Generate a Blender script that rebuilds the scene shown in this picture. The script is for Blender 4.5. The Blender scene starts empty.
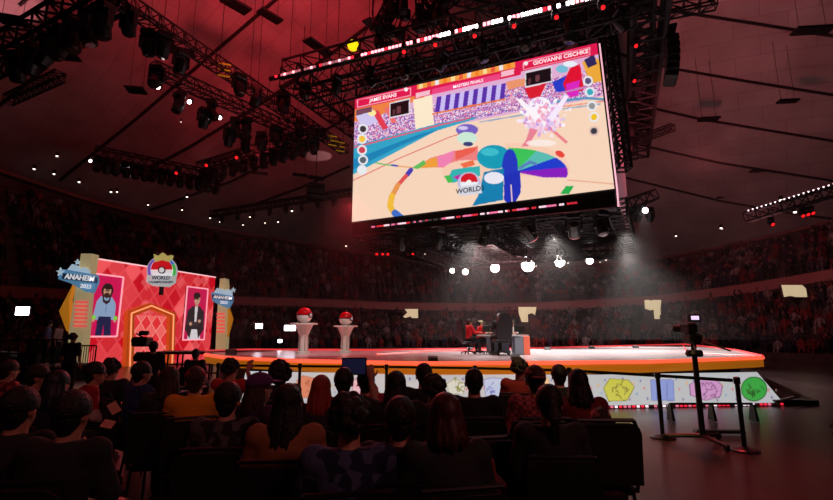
import bpy, math, random
import numpy as np
from mathutils import Vector, Matrix

random.seed(7); rng = np.random.default_rng(7)
SC = bpy.context.scene
COL = SC.collection

# ------------------------------------------------------------------ camera
F = 470.0; HZ = 334.0; CZ = 1.65
TH = math.atan((HZ - 250) / F)
cam_data = bpy.data.cameras.new('camera'); cam = bpy.data.objects.new('camera', cam_data)
COL.objects.link(cam); SC.camera = cam
cam.location = (0, 0, CZ); cam.rotation_euler = (math.pi / 2 + TH, 0, 0)
cam_data.sensor_width = 36.0; cam_data.lens = F / 833 * 36.0
cam_data.clip_start = 0.05; cam_data.clip_end = 400

# ------------------------------------------------------------------ world, exposure
w = bpy.data.worlds.new('arena_dark'); SC.world = w; w.use_nodes = True
w.node_tree.nodes['Background'].inputs[0].default_value = (0.02, 0.006, 0.008, 1)
w.node_tree.nodes['Background'].inputs[1].default_value = 0.05
SC.view_settings.view_transform = 'Standard'; SC.view_settings.look = 'None'
SC.view_settings.exposure = 0.0; SC.view_settings.gamma = 1.0
SC.view_settings.use_curve_mapping = False

def ray(x, y):
    c = ((x - 416.5) / F, 1.0, (250 - y) / F)
    return np.array([c[0], c[1] * math.cos(TH) - c[2] * math.sin(TH), c[1] * math.sin(TH) + c[2] * math.cos(TH)])
def at_z(x, y, z):
    r = ray(x, y); return Vector(r * (z - CZ) / r[2] + np.array([0, 0, CZ]))
def at_Y(x, y, Y):
    r = ray(x, y); return Vector(r * Y / r[1] + np.array([0, 0, CZ]))
def proj(p):
    p = np.asarray(p, float) - np.array([0, 0, CZ])
    d = p[..., 1] * math.cos(TH) + p[..., 2] * math.sin(TH)
    u = -p[..., 1] * math.sin(TH) + p[..., 2] * math.cos(TH)
    return np.stack([416.5 + F * p[..., 0] / d, 250 - F * u / d], -1)

def add_light(name, kind, loc, power, color, target=None, size=0.3, angle=40, blend=0.5, sx=None, sy=None):
    d = bpy.data.lights.new(name, kind); d.energy = power; d.color = color
    if kind == 'SPOT':
        d.spot_size = math.radians(angle); d.spot_blend = blend; d.shadow_soft_size = size
    elif kind == 'AREA':
        d.shape = 'RECTANGLE'; d.size = sx or size; d.size_y = sy or size
    else:
        d.shadow_soft_size = size
    o = bpy.data.objects.new(name, d); COL.objects.link(o); o.location = loc
    if target is not None:
        o.rotation_euler = (Vector(target) - Vector(loc)).to_track_quat('-Z', 'Y').to_euler()
    return o

RED = (1.0, 0.05, 0.07); WHITE = (1.0, 0.9, 0.86); PINK = (1.0, 0.3, 0.33)
# red washes thrown up at the dome
add_light('red_dome_wash', 'SPOT', (-5, 15, 15.2), 7600, RED, (-8, 20, 22), 0.5, 150, 1.0)
add_light('red_dome_wash', 'SPOT', (-9, 27, 12.0), 900, RED, (-11, 30, 20), 0.5, 140, 1.0)
add_light('red_dome_wash', 'SPOT', (13, 20, 9), 1600, (1.0, 0.13, 0.16), (17, 27, 18), 0.5, 130, 1.0)
add_light('red_dome_wash', 'SPOT', (6, 38, 8), 900, (1.0, 0.25, 0.26), (9, 44, 14), 0.5, 140, 1.0)
# white stage keys under the display
for kx, ky in ((2.5, 21.5), (6.0, 20.5), (9.0, 20.0), (11.0, 24.5)):
    add_light('stage_key_spot', 'SPOT', (kx, ky, 6.0), 2600, WHITE, (kx + .2, ky - 2.5, 1.0), 0.2, 84, 0.8)
add_light('stage_key_spot', 'SPOT', (2.0, 16, 12.5), 5000, WHITE, (4, 15, 1.0), 0.3, 40, 1.0)
add_light('house_fill', 'SPOT', (7, -5, 9), 650, (1.0, 0.32, 0.3), (0.6, 4.6, 0.9), 0.6, 50, 1.0)
add_light('house_fill', 'SPOT', (-6, -3, 9), 180, (1.0, 0.25, 0.25), (-3.4, 5.5, 0.9), 0.6, 50, 1.0)
add_light('podium_spot', 'SPOT', (-1, 8, 12.5), 3600, WHITE, (-3.6, 16, 1.8), 0.2, 20, 0.8)
add_light('desk_follow_spot', 'SPOT', (3.5, 5.5, 12), 3200, WHITE, (3.1, 15.8, 1.3), 0.15, 15, 0.8)  # added lamp, lifts the desk fronts and the players
add_light('red_stage_wash', 'SPOT', (-3, 22, 8), 2600, RED, (-2.5, 14, 1.0), 0.3, 70, 1.0)
add_light('red_floor_wash', 'SPOT', (6.5, 12, 9), 1700, RED, (4.2, 6.3, 0), 0.3, 24, 0.9)  # added lamp, its red pool stands in for the floor's red reflection
add_light('crowd_back_wash', 'AREA', (5, 29, 6.5), 700, (1.0, 0.5, 0.5), (6, 42, 2.5), 3)  # added unseen area lamps that brighten the stands
add_light('crowd_back_wash', 'AREA', (18, 25, 8), 120, (1.0, 0.3, 0.32), (28, 34, 4), 3)
add_light('amber_fascia_wash', 'SPOT', (1, 3.5, 6), 700, (1.0, 0.62, 0.25), (2, 11, 0.9), 0.3, 75, 0.8)  # added unseen lamp that brightens the amber fascia

# ------------------------------------------------------------------ materials
def lin(c):
    c = np.asarray(c, float) / 255.0
    return np.where(c <= 0.04045, c / 12.92, ((c + 0.055) / 1.055) ** 2.4)
MATS = {}
def mat(name, rgb=(128, 128, 128), rough=0.6, metal=0.0, emit=0.0, noise=None, bump=None, samp=None, ecol=None, spec=None):
    if name in MATS: return MATS[name]
    m = bpy.data.materials.new(name); m.use_nodes = True
    nt = m.node_tree; b = nt.nodes['Principled BSDF']
    c = tuple(lin(rgb)) + (1,)
    b.inputs['Base Color'].default_value = c
    b.inputs['Roughness'].default_value = rough; b.inputs['Metallic'].default_value = metal
    if spec is not None: b.inputs['Specular IOR Level'].default_value = spec
    if emit:
        b.inputs['Emission Color'].default_value = (tuple(lin(ecol)) + (1,)) if ecol else c
        b.inputs['Emission Strength'].default_value = emit
        if samp is None: samp = 'NONE' 
    if noise:
        sc, amt = noise
        tc = nt.nodes.new('ShaderNodeTexCoord'); n = nt.nodes.new('ShaderNodeTexNoise')
        n.inputs['Scale'].default_value = sc; n.inputs['Detail'].default_value = 6
        nt.links.new(tc.outputs['Object'], n.inputs['Vector'])
        r = nt.nodes.new('ShaderNodeValToRGB')
        r.color_ramp.elements[0].position = 0.35; r.color_ramp.elements[1].position = 0.65
        r.color_ramp.elements[0].color = tuple(x * (1 - amt) for x in c[:3]) + (1,)
        r.color_ramp.elements[1].color = tuple(min(1, x * (1 + amt)) for x in c[:3]) + (1,)
        nt.links.new(n.outputs['Fac'], r.inputs['Fac']); nt.links.new(r.outputs['Color'], b.inputs['Base Color'])
    if bump:
        tc = nt.nodes.new('ShaderNodeTexCoord'); n = nt.nodes.new('ShaderNodeTexNoise'); n.inputs['Scale'].default_value = bump[0]
        nt.links.new(tc.outputs['Object'], n.inputs['Vector'])
        bp = nt.nodes.new('ShaderNodeBump'); bp.inputs['Strength'].default_value = bump[1]; bp.inputs['Distance'].default_value = 0.02
        nt.links.new(n.outputs['Fac'], bp.inputs['Height']); nt.links.new(bp.outputs['Normal'], b.inputs['Normal'])
    if samp: m.cycles.emission_sampling = samp
    MATS[name] = m; return m

def attr_mat(name, strength, sampling='FRONT', base=0.02):
    m = bpy.data.materials.new(name); m.use_nodes = True; nt = m.node_tree; b = nt.nodes['Principled BSDF']
    a = nt.nodes.new('ShaderNodeVertexColor'); a.layer_name = 'paint'
    b.inputs['Base Color'].default_value = (base, base, base, 1); b.inputs['Roughness'].default_value = 0.5
    nt.links.new(a.outputs['Color'], b.inputs['Emission Color']); b.inputs['Emission Strength'].default_value = strength
    m.cycles.emission_sampling = sampling
    return m
def print_mat(name):
    m = bpy.data.materials.new(name); m.use_nodes = True; nt = m.node_tree; b = nt.nodes['Principled BSDF']
    a = nt.nodes.new('ShaderNodeVertexColor'); a.layer_name = 'paint'
    nt.links.new(a.outputs['Color'], b.inputs['Base Color']); b.inputs['Roughness'].default_value = 0.5
    return m

black = mat('black_metal', (14, 13, 14), 0.5, 0.3)
trussm = mat('dark_truss_metal', (22, 17, 19), 0.7, 0.1)
blackp = mat('black_plastic', (10, 10, 11), 0.45)
concrete = mat('stand_concrete', (84, 66, 66), 0.9, noise=(1.5, 0.3))
seatm = mat('stand_seat_plastic', (60, 30, 32), 0.6)
whitep = mat('white_laminate', (225, 222, 218), 0.35)
gold = mat('amber_paint', (214, 140, 30), 0.5)
cream = mat('cream_paint', (226, 205, 150), 0.6, emit=0.3)  # cream pylon colour with brightness put in as a faint glow

# ------------------------------------------------------------------ mesh helpers
class MB:
    def __init__(s): s.v = []; s.f = []; s.mi = []
    def add(s, vs, fs, mi=0):
        n = len(s.v); s.v += [tuple(v) for v in vs]; s.f += [tuple(i + n for i in f) for f in fs]; s.mi += [mi] * len(fs); return s
    def box(s, c, d, rz=0, mi=0, taper=1.0, M=None, bev=0.0):
        x, y, z = d[0] / 2, d[1] / 2, d[2] / 2
        if bev > 0:
            bev = min(bev, x * .9, y * .9, z * .9); vs = []; 
            prof = [(z, bev), (z - bev, 0), (-z + bev, 0), (-z, bev)]
            for zz, ins in prof:
                X, Y = x - ins, y - ins; k = bev * (0.6 if ins == 0 else 0.4)
                vs += [(X - k, Y, zz), (X, Y - k, zz), (X, -Y + k, zz), (X - k, -Y, zz), (-X + k, -Y, zz), (-X, -Y + k, zz), (-X, Y - k, zz), (-X + k, Y, zz)]
            fs = [tuple(reversed(range(8)))]
            fs = [(7, 6, 5, 4, 3, 2, 1, 0)]
            for r in range(3):
                for i in range(8):
                    a = r * 8 + i; b = r * 8 + (i + 1) % 8
                    fs.append((a, b, b + 8, a + 8))
            fs.append(tuple(range(24, 32)))
        else:
            t = taper
            vs = [(-x, -y, -z), (x, -y, -z), (x, y, -z), (-x, y, -z), (-x * t, -y * t, z), (x * t, -y * t, z), (x * t, y * t, z), (-x * t, y * t, z)]
            fs = [(0, 3, 2, 1), (4, 5, 6, 7), (0, 1, 5, 4), (1, 2, 6, 5), (2, 3, 7, 6), (3, 0, 4, 7)]
        R = M if M is not None else Matrix.Rotation(rz, 3, 'Z')
        vs = [R @ Vector(v) + Vector(c) for v in vs]
        return s.add(vs, fs, mi)
    def tube(s, a, b, r0, r1=None, n=8, mi=0, caps=True):
        a = Vector(a); b = Vector(b); r1 = r0 if r1 is None else r1; d = (b - a)
        if d.length < 1e-6: return s
        q = d.to_track_quat('Z', 'Y'); vs = []
        for p, r in ((a, r0), (b, r1)):
            for i in range(n):
                t = 2 * math.pi * i / n; vs.append(p + q @ Vector((math.cos(t) * r, math.sin(t) * r, 0)))
        fs = [(i, (i + 1) % n, n + (i + 1) % n, n + i) for i in range(n)]
        if caps: fs += [tuple(reversed(range(n))), tuple(range(n, 2 * n))]
        return s.add(vs, fs, mi)
    def path(s, pts, r, n=6, mi=0):
        for a, b in zip(pts[:-1], pts[1:]): s.tube(a, b, r, n=n, mi=mi)
        return s
    def ell(s, c, r, nu=14, nv=9, mi=0, M=None, z0=-1.0, z1=1.0):
        if not hasattr(r, '__len__'): r = (r, r, r)
        vs = []; fs = []; M = M or Matrix.Identity(3)
        t0 = math.asin(max(-1, z0)); t1 = math.asin(min(1, z1))
        for j in range(nv + 1):
            t = t0 + (t1 - t0) * j / nv
            for i in range(nu):
                p = 2 * math.pi * i / nu
                vs.append(M @ Vector((r[0] * math.cos(t) * math.cos(p), r[1] * math.cos(t) * math.sin(p), r[2] * math.sin(t))) + Vector(c))
        for j in range(nv):
            for i in range(nu):
                a = j * nu + i; b = j * nu + (i + 1) % nu; fs.append((a, b, b + nu, a + nu))
        fs.append(tuple(reversed(range(nu)))); fs.append(tuple(range(nv * nu, (nv + 1) * nu)))
        return s.add(vs, fs, mi)
    def lathe(s, prof, c=(0, 0, 0), n=20, mi=0):
        vs = [Vector((r * math.cos(2 * math.pi * i / n), r * math.sin(2 * math.pi * i / n), z)) + Vector(c) for r, z in prof for i in range(n)]
        fs = [(j * n + i, j * n + (i + 1) % n, (j + 1) * n + (i + 1) % n, (j + 1) * n + i) for j in range(len(prof) - 1) for i in range(n)]
        fs += [tuple(reversed(range(n))), tuple(range((len(prof) - 1) * n, len(prof) * n))]
        return s.add(vs, fs, mi)
    def prism(s, pts, z0, z1, mi=0):
        n = len(pts); vs = [(p[0], p[1], z0) for p in pts] + [(p[0], p[1], z1) for p in pts]
        fs = [(i, (i + 1) % n, n + (i + 1) % n, n + i) for i in range(n)] + [tuple(reversed(range(n))), tuple(range(n, 2 * n))]
        return s.add(vs, fs, mi)
    def slab(s, pts, O, U, V, N, t0, t1, mi=0):      # prism of a 2-D outline on a plane (O; U,V) from t0 to t1 along N
        n = len(pts); vs = [O + U * p[0] + V * p[1] + N * t0 for p in pts] + [O + U * p[0] + V * p[1] + N * t1 for p in pts]
        fs = [(i, (i + 1) % n, n + (i + 1) % n, n + i) for i in range(n)] + [tuple(reversed(range(n))), tuple(range(n, 2 * n))]
        return s.add(vs, fs, mi)
    def mesh(s, name, off=None):
        me = bpy.data.meshes.new(name); v = s.v
        if off is not None: v = [(p[0] - off[0], p[1] - off[1], p[2] - off[2]) for p in v]
        me.from_pydata(v, [], s.f); me.validate(); me.update(); return me
    def build(s, name, mats, parent=None, smooth=False, label=None):
        off = parent_loc(parent) if parent else None
        me = s.mesh(name, off)
        for m in (mats if isinstance(mats, (list, tuple)) else [mats]): me.materials.append(m)
        if len(me.polygons) == len(s.mi): me.polygons.foreach_set('material_index', s.mi)
        if smooth:
            me.polygons.foreach_set('use_smooth', [True] * len(me.polygons))
        o = bpy.data.objects.new(name, me); COL.objects.link(o)
        if parent: o.parent = parent
        if label: o['label'] = label
        return o

def parent_loc(p):
    l = Vector((0, 0, 0))
    while p: l += p.location; p = p.parent
    return l
def tag(o, label, cat, group=None, kind=None):
    if label: o['label'] = label
    if cat: o['category'] = cat
    if group: o['group'] = group
    if kind: o['kind'] = kind
    return o
def empty(name, loc, label=None, cat=None, group=None, rz=0):
    o = bpy.data.objects.new(name, None); COL.objects.link(o); o.location = loc; o.rotation_euler = (0, 0, rz); o.empty_display_size = 0.1
    return tag(o, label, cat, group)
def struct(o): o['kind'] = 'structure'; return o
def copy_tree(o, parent=None):
    c = o.copy(); COL.objects.link(c); c.parent = parent
    for ch in list(o.children): copy_tree(ch, c)
    return c
def used_first(proto, flag={}):
    if proto.name not in flag: flag[proto.name] = 1; return proto
    return copy_tree(proto)

def text_obj(body, size, m, parent, O, U, V, N, off=0.02, name='lettering', depth=0.01, sx=1.0, align='CENTER'):
    cu = bpy.data.curves.new('txt', 'FONT'); cu.body = body; cu.size = size; cu.align_x = align; cu.align_y = 'CENTER'
    cu.extrude = depth; cu.offset = size * 0.018; cu.resolution_u = 3
    t = bpy.data.objects.new('txt', cu); COL.objects.link(t)
    dg = bpy.context.evaluated_depsgraph_get(); me = bpy.data.meshes.new_from_object(t.evaluated_get(dg))
    bpy.data.objects.remove(t); bpy.data.curves.remove(cu)
    me.materials.clear(); me.materials.append(m)
    P = parent_loc(parent) if parent else Vector((0, 0, 0))
    for v in me.vertices:
        v.co = O + U * (v.co.x * sx) + V * v.co.y + N * (off + v.co.z) - P
    me.update(); o = bpy.data.objects.new(name, me); me.name = name; COL.objects.link(o)
    if parent: o.parent = parent
    return o

class Canvas:
    """A flat display as a fine grid; colours are laid on it in a 2-D frame P."""
    def __init__(s, O, U, V, w, h, nx, ny):
        s.O, s.U, s.V, s.nx, s.ny = O, U, V, nx, ny
        u, v = np.meshgrid(np.linspace(0, w, nx), np.linspace(0, h, ny)); s.uv = np.stack([u.ravel(), v.ravel()], -1)
        s.W = np.array(O)[None] + s.uv[:, :1] * np.array(U)[None] + s.uv[:, 1:] * np.array(V)[None]
        s.P = s.uv.copy(); s.c = np.zeros((len(s.uv), 3))
    def inside(s, pts):
        x, y = s.P[:, 0], s.P[:, 1]; r = np.zeros(len(x), bool); n = len(pts)
        for i in range(n):
            x0, y0 = pts[i]; x1, y1 = pts[(i + 1) % n]
            if y0 == y1: continue
            r ^= ((y0 > y) != (y1 > y)) & (x < (x1 - x0) * (y - y0) / (y1 - y0) + x0)
        return r
    def fill(s, m, col, a=1.0):
        s.c[m] = s.c[m] * (1 - a) + lin(col) * a
    def poly(s, pts, col, a=1.0): m = s.inside(pts); s.fill(m, col, a); return m
    def ellm(s, cx, cy, rx, ry, rot=0):
        dx, dy = s.P[:, 0] - cx, s.P[:, 1] - cy; c, q = math.cos(rot), math.sin(rot)
        return ((dx * c + dy * q) / rx) ** 2 + ((-dx * q + dy * c) / ry) ** 2
    def ell(s, cx, cy, rx, ry, col, rot=0, a=1.0): s.fill(s.ellm(cx, cy, rx, ry, rot) < 1, col, a)
    def line(s, pts, wd, col, a=1.0):
        for (x0, y0), (x1, y1) in zip(pts[:-1], pts[1:]):
            d = np.array([x1 - x0, y1 - y0]); L = np.dot(d, d) or 1
            t = np.clip(((s.P[:, 0] - x0) * d[0] + (s.P[:, 1] - y0) * d[1]) / L, 0, 1)
            s.fill(np.hypot(s.P[:, 0] - x0 - t * d[0], s.P[:, 1] - y0 - t * d[1]) < wd / 2, col, a)
    def build(s, name, m, parent=None):
        idx = np.arange(s.nx * s.ny).reshape(s.ny, s.nx)
        f = np.stack([idx[:-1, :-1], idx[:-1, 1:], idx[1:, 1:], idx[1:, :-1]], -1).reshape(-1, 4)
        me = bpy.data.meshes.new(name); P = np.array(parent_loc(parent)) if parent else np.zeros(3)
        me.from_pydata((s.W - P).tolist(), [], f.tolist())
        a = me.color_attributes.new('paint', 'FLOAT_COLOR', 'POINT')
        a.data.foreach_set('color', np.concatenate([np.clip(s.c, 0, 8), np.ones((len(s.c), 1))], 1).ravel().astype(np.float32))
        me.materials.append(m); me.update()
        o = bpy.data.objects.new(name, me); COL.objects.link(o)
        if parent: o.parent = parent
        return o

# ================================================================== SETTING
# --- floor
fm = mat('polished_floor', (66, 48, 50), 0.3, noise=(0.9, 0.25))
def grid_plane(name, x0, x1, y0, y1, z, m):
    return MB().add([(x0, y0, z), (x1, y0, z), (x1, y1, z), (x0, y1, z)], [(0, 1, 2, 3)]).build(name, m)
fl = MB().box((2, 14, -0.1), (70, 72, 0.2)).build('floor', fm); struct(fl)

# --- bowl: ellipses about C
CX, CY = 2.0, 14.0
def ring(a, rx, ry): return np.array([CX + rx * math.cos(a), CY + ry * math.sin(a)])
RIM = [(-400, 90), (-50, 155), (0, 172), (60, 193), (130, 213), (200, 227), (280, 240), (340, 250), (400, 260), (460, 267), (520, 270), (620, 265), (700, 252), (765, 239), (833, 222), (900, 205), (1250, 120)]
UPF = [(-400, 262), (0, 288), (190, 297), (305, 300), (400, 304), (500, 305), (560, 303), (650, 298), (740, 287), (833, 271), (900, 260), (1250, 200)]
def solve_z(xy, line, lo, hi, default):
    if xy[1] < 8: return default
    xs = [p[0] for p in line]; ys = [p[1] for p in line]
    a, b = lo, hi
    for _ in range(40):
        m = (a + b) / 2; q = proj((xy[0], xy[1], m))
        if q[1] > np.interp(q[0], xs, ys): a = m
        else: b = m
    return (a + b) / 2
NA = 160
AL = [2 * math.pi * i / NA for i in range(NA)]
rimz = np.array([solve_z(ring(a, 34, 36), RIM, 4, 16, 11.5) for a in AL]); upz = np.array([solve_z(ring(a, 28, 30), UPF, 2, 9, 4.6) for a in AL])
def smooth(z, n=4):
    for _ in range(n): z = (np.roll(z, 1) + 2 * z + np.roll(z, -1)) / 4
    return z
rimz = np.clip(smooth(rimz), 7, 13.5); upz = np.clip(smooth(upz), 3.4, 6.0)
def zi(arr, a):
    t = (a / (2 * math.pi) * NA) % NA; i = int(t); fr = t - i
    return arr[i % NA] * (1 - fr) + arr[(i + 1) % NA] * fr
LOW = dict(rx0=23, ry0=25, rx1=28.2, ry1=30.2, n=10); UPP = dict(rx0=28, ry0=30, rx1=33.6, ry1=35.6, n=9)
def tier_pt(tier, k, a):            # row k tread centre, returns x,y,z
    T = LOW if tier == 'low' else UPP
    t = k / T['n']; z0 = 0.35 if tier == 'low' else zi(upz, a); z1 = (zi(upz, a) - 1.2) if tier == 'low' else zi(rimz, a) - 0.9
    p = ring(a, T['rx0'] + (T['rx1'] - T['rx0']) * t, T['ry0'] + (T['ry1'] - T['ry0']) * t)
    return p[0], p[1], z0 + (z1 - z0) * t
def tier_mesh(tier, name):
    T = LOW if tier == 'low' else UPP; mb = MB(); rows = []
    for k in range(T['n'] + 1):
        for dz in ((0, 1) if k else (1,)):
            rows.append([tier_pt(tier, k, a)[:2] + (tier_pt(tier, k - (1 - dz), a)[2],) for a in AL])
    base = [(p[0], p[1], 0.0) for p in rows[0]] if tier == 'low' else [(p[0], p[1], p[2] - 0.75) for p in rows[0]]
    rows = [base] + rows
    back = [(p[0], p[1], (0 if tier == 'low' else p[2] - 2.5)) for p in rows[-1]]
    vs = [v for r in rows for v in r]; fs = []
    for j in range(len(rows) - 1):
        for i in range(NA):
            i2 = (i + 1) % NA; fs.append((j * NA + i, j * NA + i2, (j + 1) * NA + i2, (j + 1) * NA + i))
    mb.add(vs, fs); return mb.build(name, concrete)
struct(tier_mesh('low', 'floor_lower_tier')); struct(tier_mesh('upp', 'floor_upper_tier'))
# fascia band and rail of the upper tier, concourse back wall below it, outer wall
def band(name, rx, ry, zf0, zf1, m, thick=0.12):
    vs = []; fs = []
    for a in AL:
        for r, z in ((0, 0), (0, 1), (thick, 1), (thick, 0)):
            p = ring(a, rx + r, ry + r); vs.append((p[0], p[1], (zf0, zf1)[z](a)))
    for i in range(NA):
        for k in range(4):
            fs.append((i * 4 + k, i * 4 + (k + 1) % 4, ((i + 1) % NA) * 4 + (k + 1) % 4, ((i + 1) % NA) * 4 + k))
    return struct(MB().add(vs, fs).build(name, m))
fascm = mat('balcony_fascia_paint', (150, 80, 82), 0.6)
band('trim_balcony', 27.85, 29.85, lambda a: zi(upz, a) - 0.55, lambda a: zi(upz, a) + 0.12, fascm)
band('trim_balcony_rail', 27.9, 29.9, lambda a: zi(upz, a) + 0.75, lambda a: zi(upz, a) + 0.8, trussm, 0.05)
band('wall_concourse', 29.2, 31.2, lambda a: 0.0, lambda a: zi(upz, a) + 0.3, concrete, 0.3)
band('wall_outer', 34.0, 36.0, lambda a: 0.0, lambda a: zi(rimz, a) + 0.2, concrete, 0.3)
band('trim_rim', 33.5, 35.5, lambda a: zi(rimz, a) - 0.12, lambda a: zi(rimz, a) + 0.12, mat('rim_paint', (120, 70, 72), 0.7), 0.3)

# --- ceiling dome
APEX = 23.5
def ceil_z(x, y):
    dx, dy = (x - CX) / 34, (y - CY) / 36; r = math.hypot(dx, dy); a = math.atan2(dy, dx) % (2 * math.pi)
    zr = zi(rimz, a); r = min(r, 1.0)
    return zr + (APEX - zr) * (1 - r ** 1.5)
cm = bpy.data.materials.new('dome_panels'); cm.use_nodes = True
nt = cm.node_tree; b = nt.nodes['Principled BSDF']; b.inputs['Roughness'].default_value = 0.85
tc = nt.nodes.new('ShaderNodeTexCoord'); br = nt.nodes.new('ShaderNodeTexBrick'); mp = nt.nodes.new('ShaderNodeMapping')
nt.links.new(tc.outputs['Object'], mp.inputs['Vector']); mp.inputs['Rotation'].default_value = (0, 0, 0.6); nt.links.new(mp.outputs['Vector'], br.inputs['Vector'])
br.inputs['Scale'].default_value = 0.5; br.inputs['Mortar Size'].default_value = 0.008; br.inputs['Brick Width'].default_value = 1.2; br.inputs['Row Height'].default_value = 0.6
br.inputs['Color1'].default_value = (0.42, 0.37, 0.37, 1); br.inputs['Color2'].default_value = (0.36, 0.32, 0.32, 1); br.inputs['Mortar'].default_value = (0.26, 0.22, 0.22, 1)
nz = nt.nodes.new('ShaderNodeTexNoise'); nz.inputs['Scale'].default_value = 0.5; nz.inputs['Detail'].default_value = 8; nt.links.new(tc.outputs['Object'], nz.inputs['Vector'])
mx = nt.nodes.new('ShaderNodeMix'); mx.data_type = 'RGBA'; mx.blend_type = 'MULTIPLY'; mx.inputs[0].default_value = 0.6
nt.links.new(br.outputs['Color'], mx.inputs[6]); nt.links.new(nz.outputs['Fac'], mx.inputs[7]); nt.links.new(mx.outputs[2], b.inputs['Base Color'])
vs = []; fs = []; NR = 26
for j in range(NR + 1):
    r = j / NR
    for a in AL:
        p = ring(a, 34 * r, 36 * r); zr = zi(rimz, a); vs.append((p[0], p[1], zr + (APEX - zr) * (1 - r ** 1.5)))
for j in range(NR):
    for i in range(NA): i2 = (i + 1) % NA; fs.append((j * NA + i, (j + 1) * NA + i, (j + 1) * NA + i2, j * NA + i2))
cl = MB().add(vs, fs).build('ceiling', cm, smooth=True); struct(cl)
def at_ceil(x, y, drop=0.0):
    r = ray(x, y); a, b_ = 1.0, 60.0
    for _ in range(40):
        m = (a + b_) / 2; p = r * m
        rr = math.hypot((p[0] - CX) / 34, (p[1] - CY) / 36)
        if rr > 1 or CZ + p[2] > ceil_z(p[0], p[1]) - drop: b_ = m
        else: a = m
    p = r * a; return Vector((p[0], p[1], p[2] + CZ))
SEAMS = [[(-30, 130), (45, 68), (120, -2), (170, -48)], [(60, 180), (135, 120), (205, 60), (275, 0), (320, -40)], [(150, 168), (191, 146), (217, 130), (267, 100), (336, 50), (405, -2), (450, -35)],
         [(150, 210), (183, 198), (230, 182), (278, 157), (320, 133), (350, 116), (420, 75)], [(250, 206), (302, 187), (350, 166)],
         [(560, -12), (620, 0), (680, 12), (745, 22), (833, 36), (900, 46)], [(580, 44), (608, 51), (675, 69), (745, 81), (833, 95), (900, 104)],
         [(590, 90), (634, 104), (700, 119), (760, 129), (833, 141), (900, 150)], [(610, 137), (645, 146), (675, 153), (720, 163), (833, 181), (900, 190)],
         [(620, 176), (634, 180), (720, 201), (790, 213), (870, 224)], [(20, 5), (60, -30)]]
seamm = mat('dome_seam_black', (12, 9, 10), 0.8)
for i, s in enumerate(SEAMS):
    pts = []
    for (x0, y0), (x1, y1) in zip(s[:-1], s[1:]):
        for t in range(4): pts.append(at_ceil(x0 + (x1 - x0) * t / 4, y0 + (y1 - y0) * t / 4, 0.05))
    pts.append(at_ceil(*s[-1], 0.05)); struct(MB().path(pts, 0.085 if i > 4 else 0.11, 6).build('trim_%d' % (i + 1), seamm))

# lit vomitories in the bowl: bright openings with a head house round them
lit = mat('lit_concourse', (236, 220, 175), 0.6, emit=0.6)
def portal(n, x0, x1, y0, y1, steps):
    a0 = at_Y((x0 + x1) / 2, (y0 + y1) / 2, 10); az = math.atan2(a0.x, a0.y)
    # find where this sight line meets the lower tier radius
    t = 1.0
    while math.hypot((t * a0.x / 10 - CX) / 26.4, (t - CY) / 28.4) < 1: t += 0.05
    Y = t; P = [at_Y(x, y, Y) for x, y in ((x0, y1), (x1, y1), (x1, y0), (x0, y0))]
    U = (P[1] - P[0]); wd = U.length; U.normalize(); V = Vector((0, 0, 1)); N = Vector((0, -1, 0)); ht = P[3].z - P[0].z
    root = MB().slab([(0, 0), (wd, 0), (wd, ht), (0, ht)], P[0], U, V, N, -0.2, -0.02).build('door_%d' % n, concrete)
    struct(root)
    MB().slab([(p[0] * wd, p[1] * ht) for p in steps], P[0], U, V, N, -0.01, 0.02).build('lit_opening', lit, root)
portal(1, 403, 418, 309, 318, [(0, .15), (.15, 0), (.5, .2), (.6, 0), (1, 0), (1, 1), (.1, 1), (.3, .6)])
portal(2, 519, 537, 307, 322, [(.15, 0), (.5, 0), (.5, .5), (.75, .6), (.9, .45), (1, 1), (0, 1), (0, .6)])
portal(3, 646, 663, 300, 319, [(.5, .0), (.85, .0), (.9, .6), (1, 1), (.5, 1), (.4, .95), (.3, 1), (0, 1), (0, .55), (.3, .45), (.5, .5)])
portal(4, 783, 807, 285, 297, [(.05, 0), (.3, .1), (.55, 0), (1, 0), (1, .7), (.85, 1), (0, 1)])
# broadcast balcony in the middle of the far lower tier
bb = [at_Y(530, 325, 41), at_Y(646, 324, 41)]
struct(MB().box(((bb[0].x + bb[1].x) / 2, 41.0, bb[0].z + .1), (bb[1].x - bb[0].x, 0.4, 0.9)).build('trim_far_balcony', mat('far_balcony_paint', (120, 70, 72), .7)))

# ------------------------------------------------------------------ stand seats and crowd
def person_lo(mb, x, y, z, yaw, s=1.0, lean=0.0, arms=0, mi=0):
    """small seated figure: legs, trunk, arms, neck and head"""
    R = Matrix.Rotation(yaw, 3, 'Z'); P = Vector((x, y, z))
    def T(p): return P + R @ (Vector(p) * s)
    def tb(a, b_, r0, r1, n=5): mb.tube(T(a), T(b_), r0 * s, r1 * s, n, mi)
    tb((0, 0, .42), (0, lean, .98), .15, .19, 6); tb((0, lean, .97), (0, lean, 1.02), .19, .07, 6)
    for q in (-1, 1):
        tb((q * .09, 0, .47), (q * .12, .42, .5), .08, .065); tb((q * .12, .42, .5), (q * .12, .42, .04), .06, .045)
        if arms: tb((q * .18, lean, .94), (q * .24, lean + .18, 1.12), .055, .045); tb((q * .24, lean + .18, 1.12), (q * .1, lean + .25, 1.35), .045, .035)
        else: tb((q * .18, lean, .94), (q * .25, lean + .05, .7), .055, .045); tb((q * .25, lean + .05, .7), (q * .1, lean + .26, .62), .045, .035)
    tb((0, lean, 1.0), (0, lean + .02, 1.1), .05, .05); mb.ell(T((0, lean + .02, 1.2)), (.085 * s, .1 * s, .12 * s), 7, 5, mi + 1)
cloth_cols = [(120, 34, 40), (44, 46, 62), (96, 88, 90), (30, 30, 34), (130, 50, 52), (66, 50, 74), (140, 130, 130), (24, 24, 28)]
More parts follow.
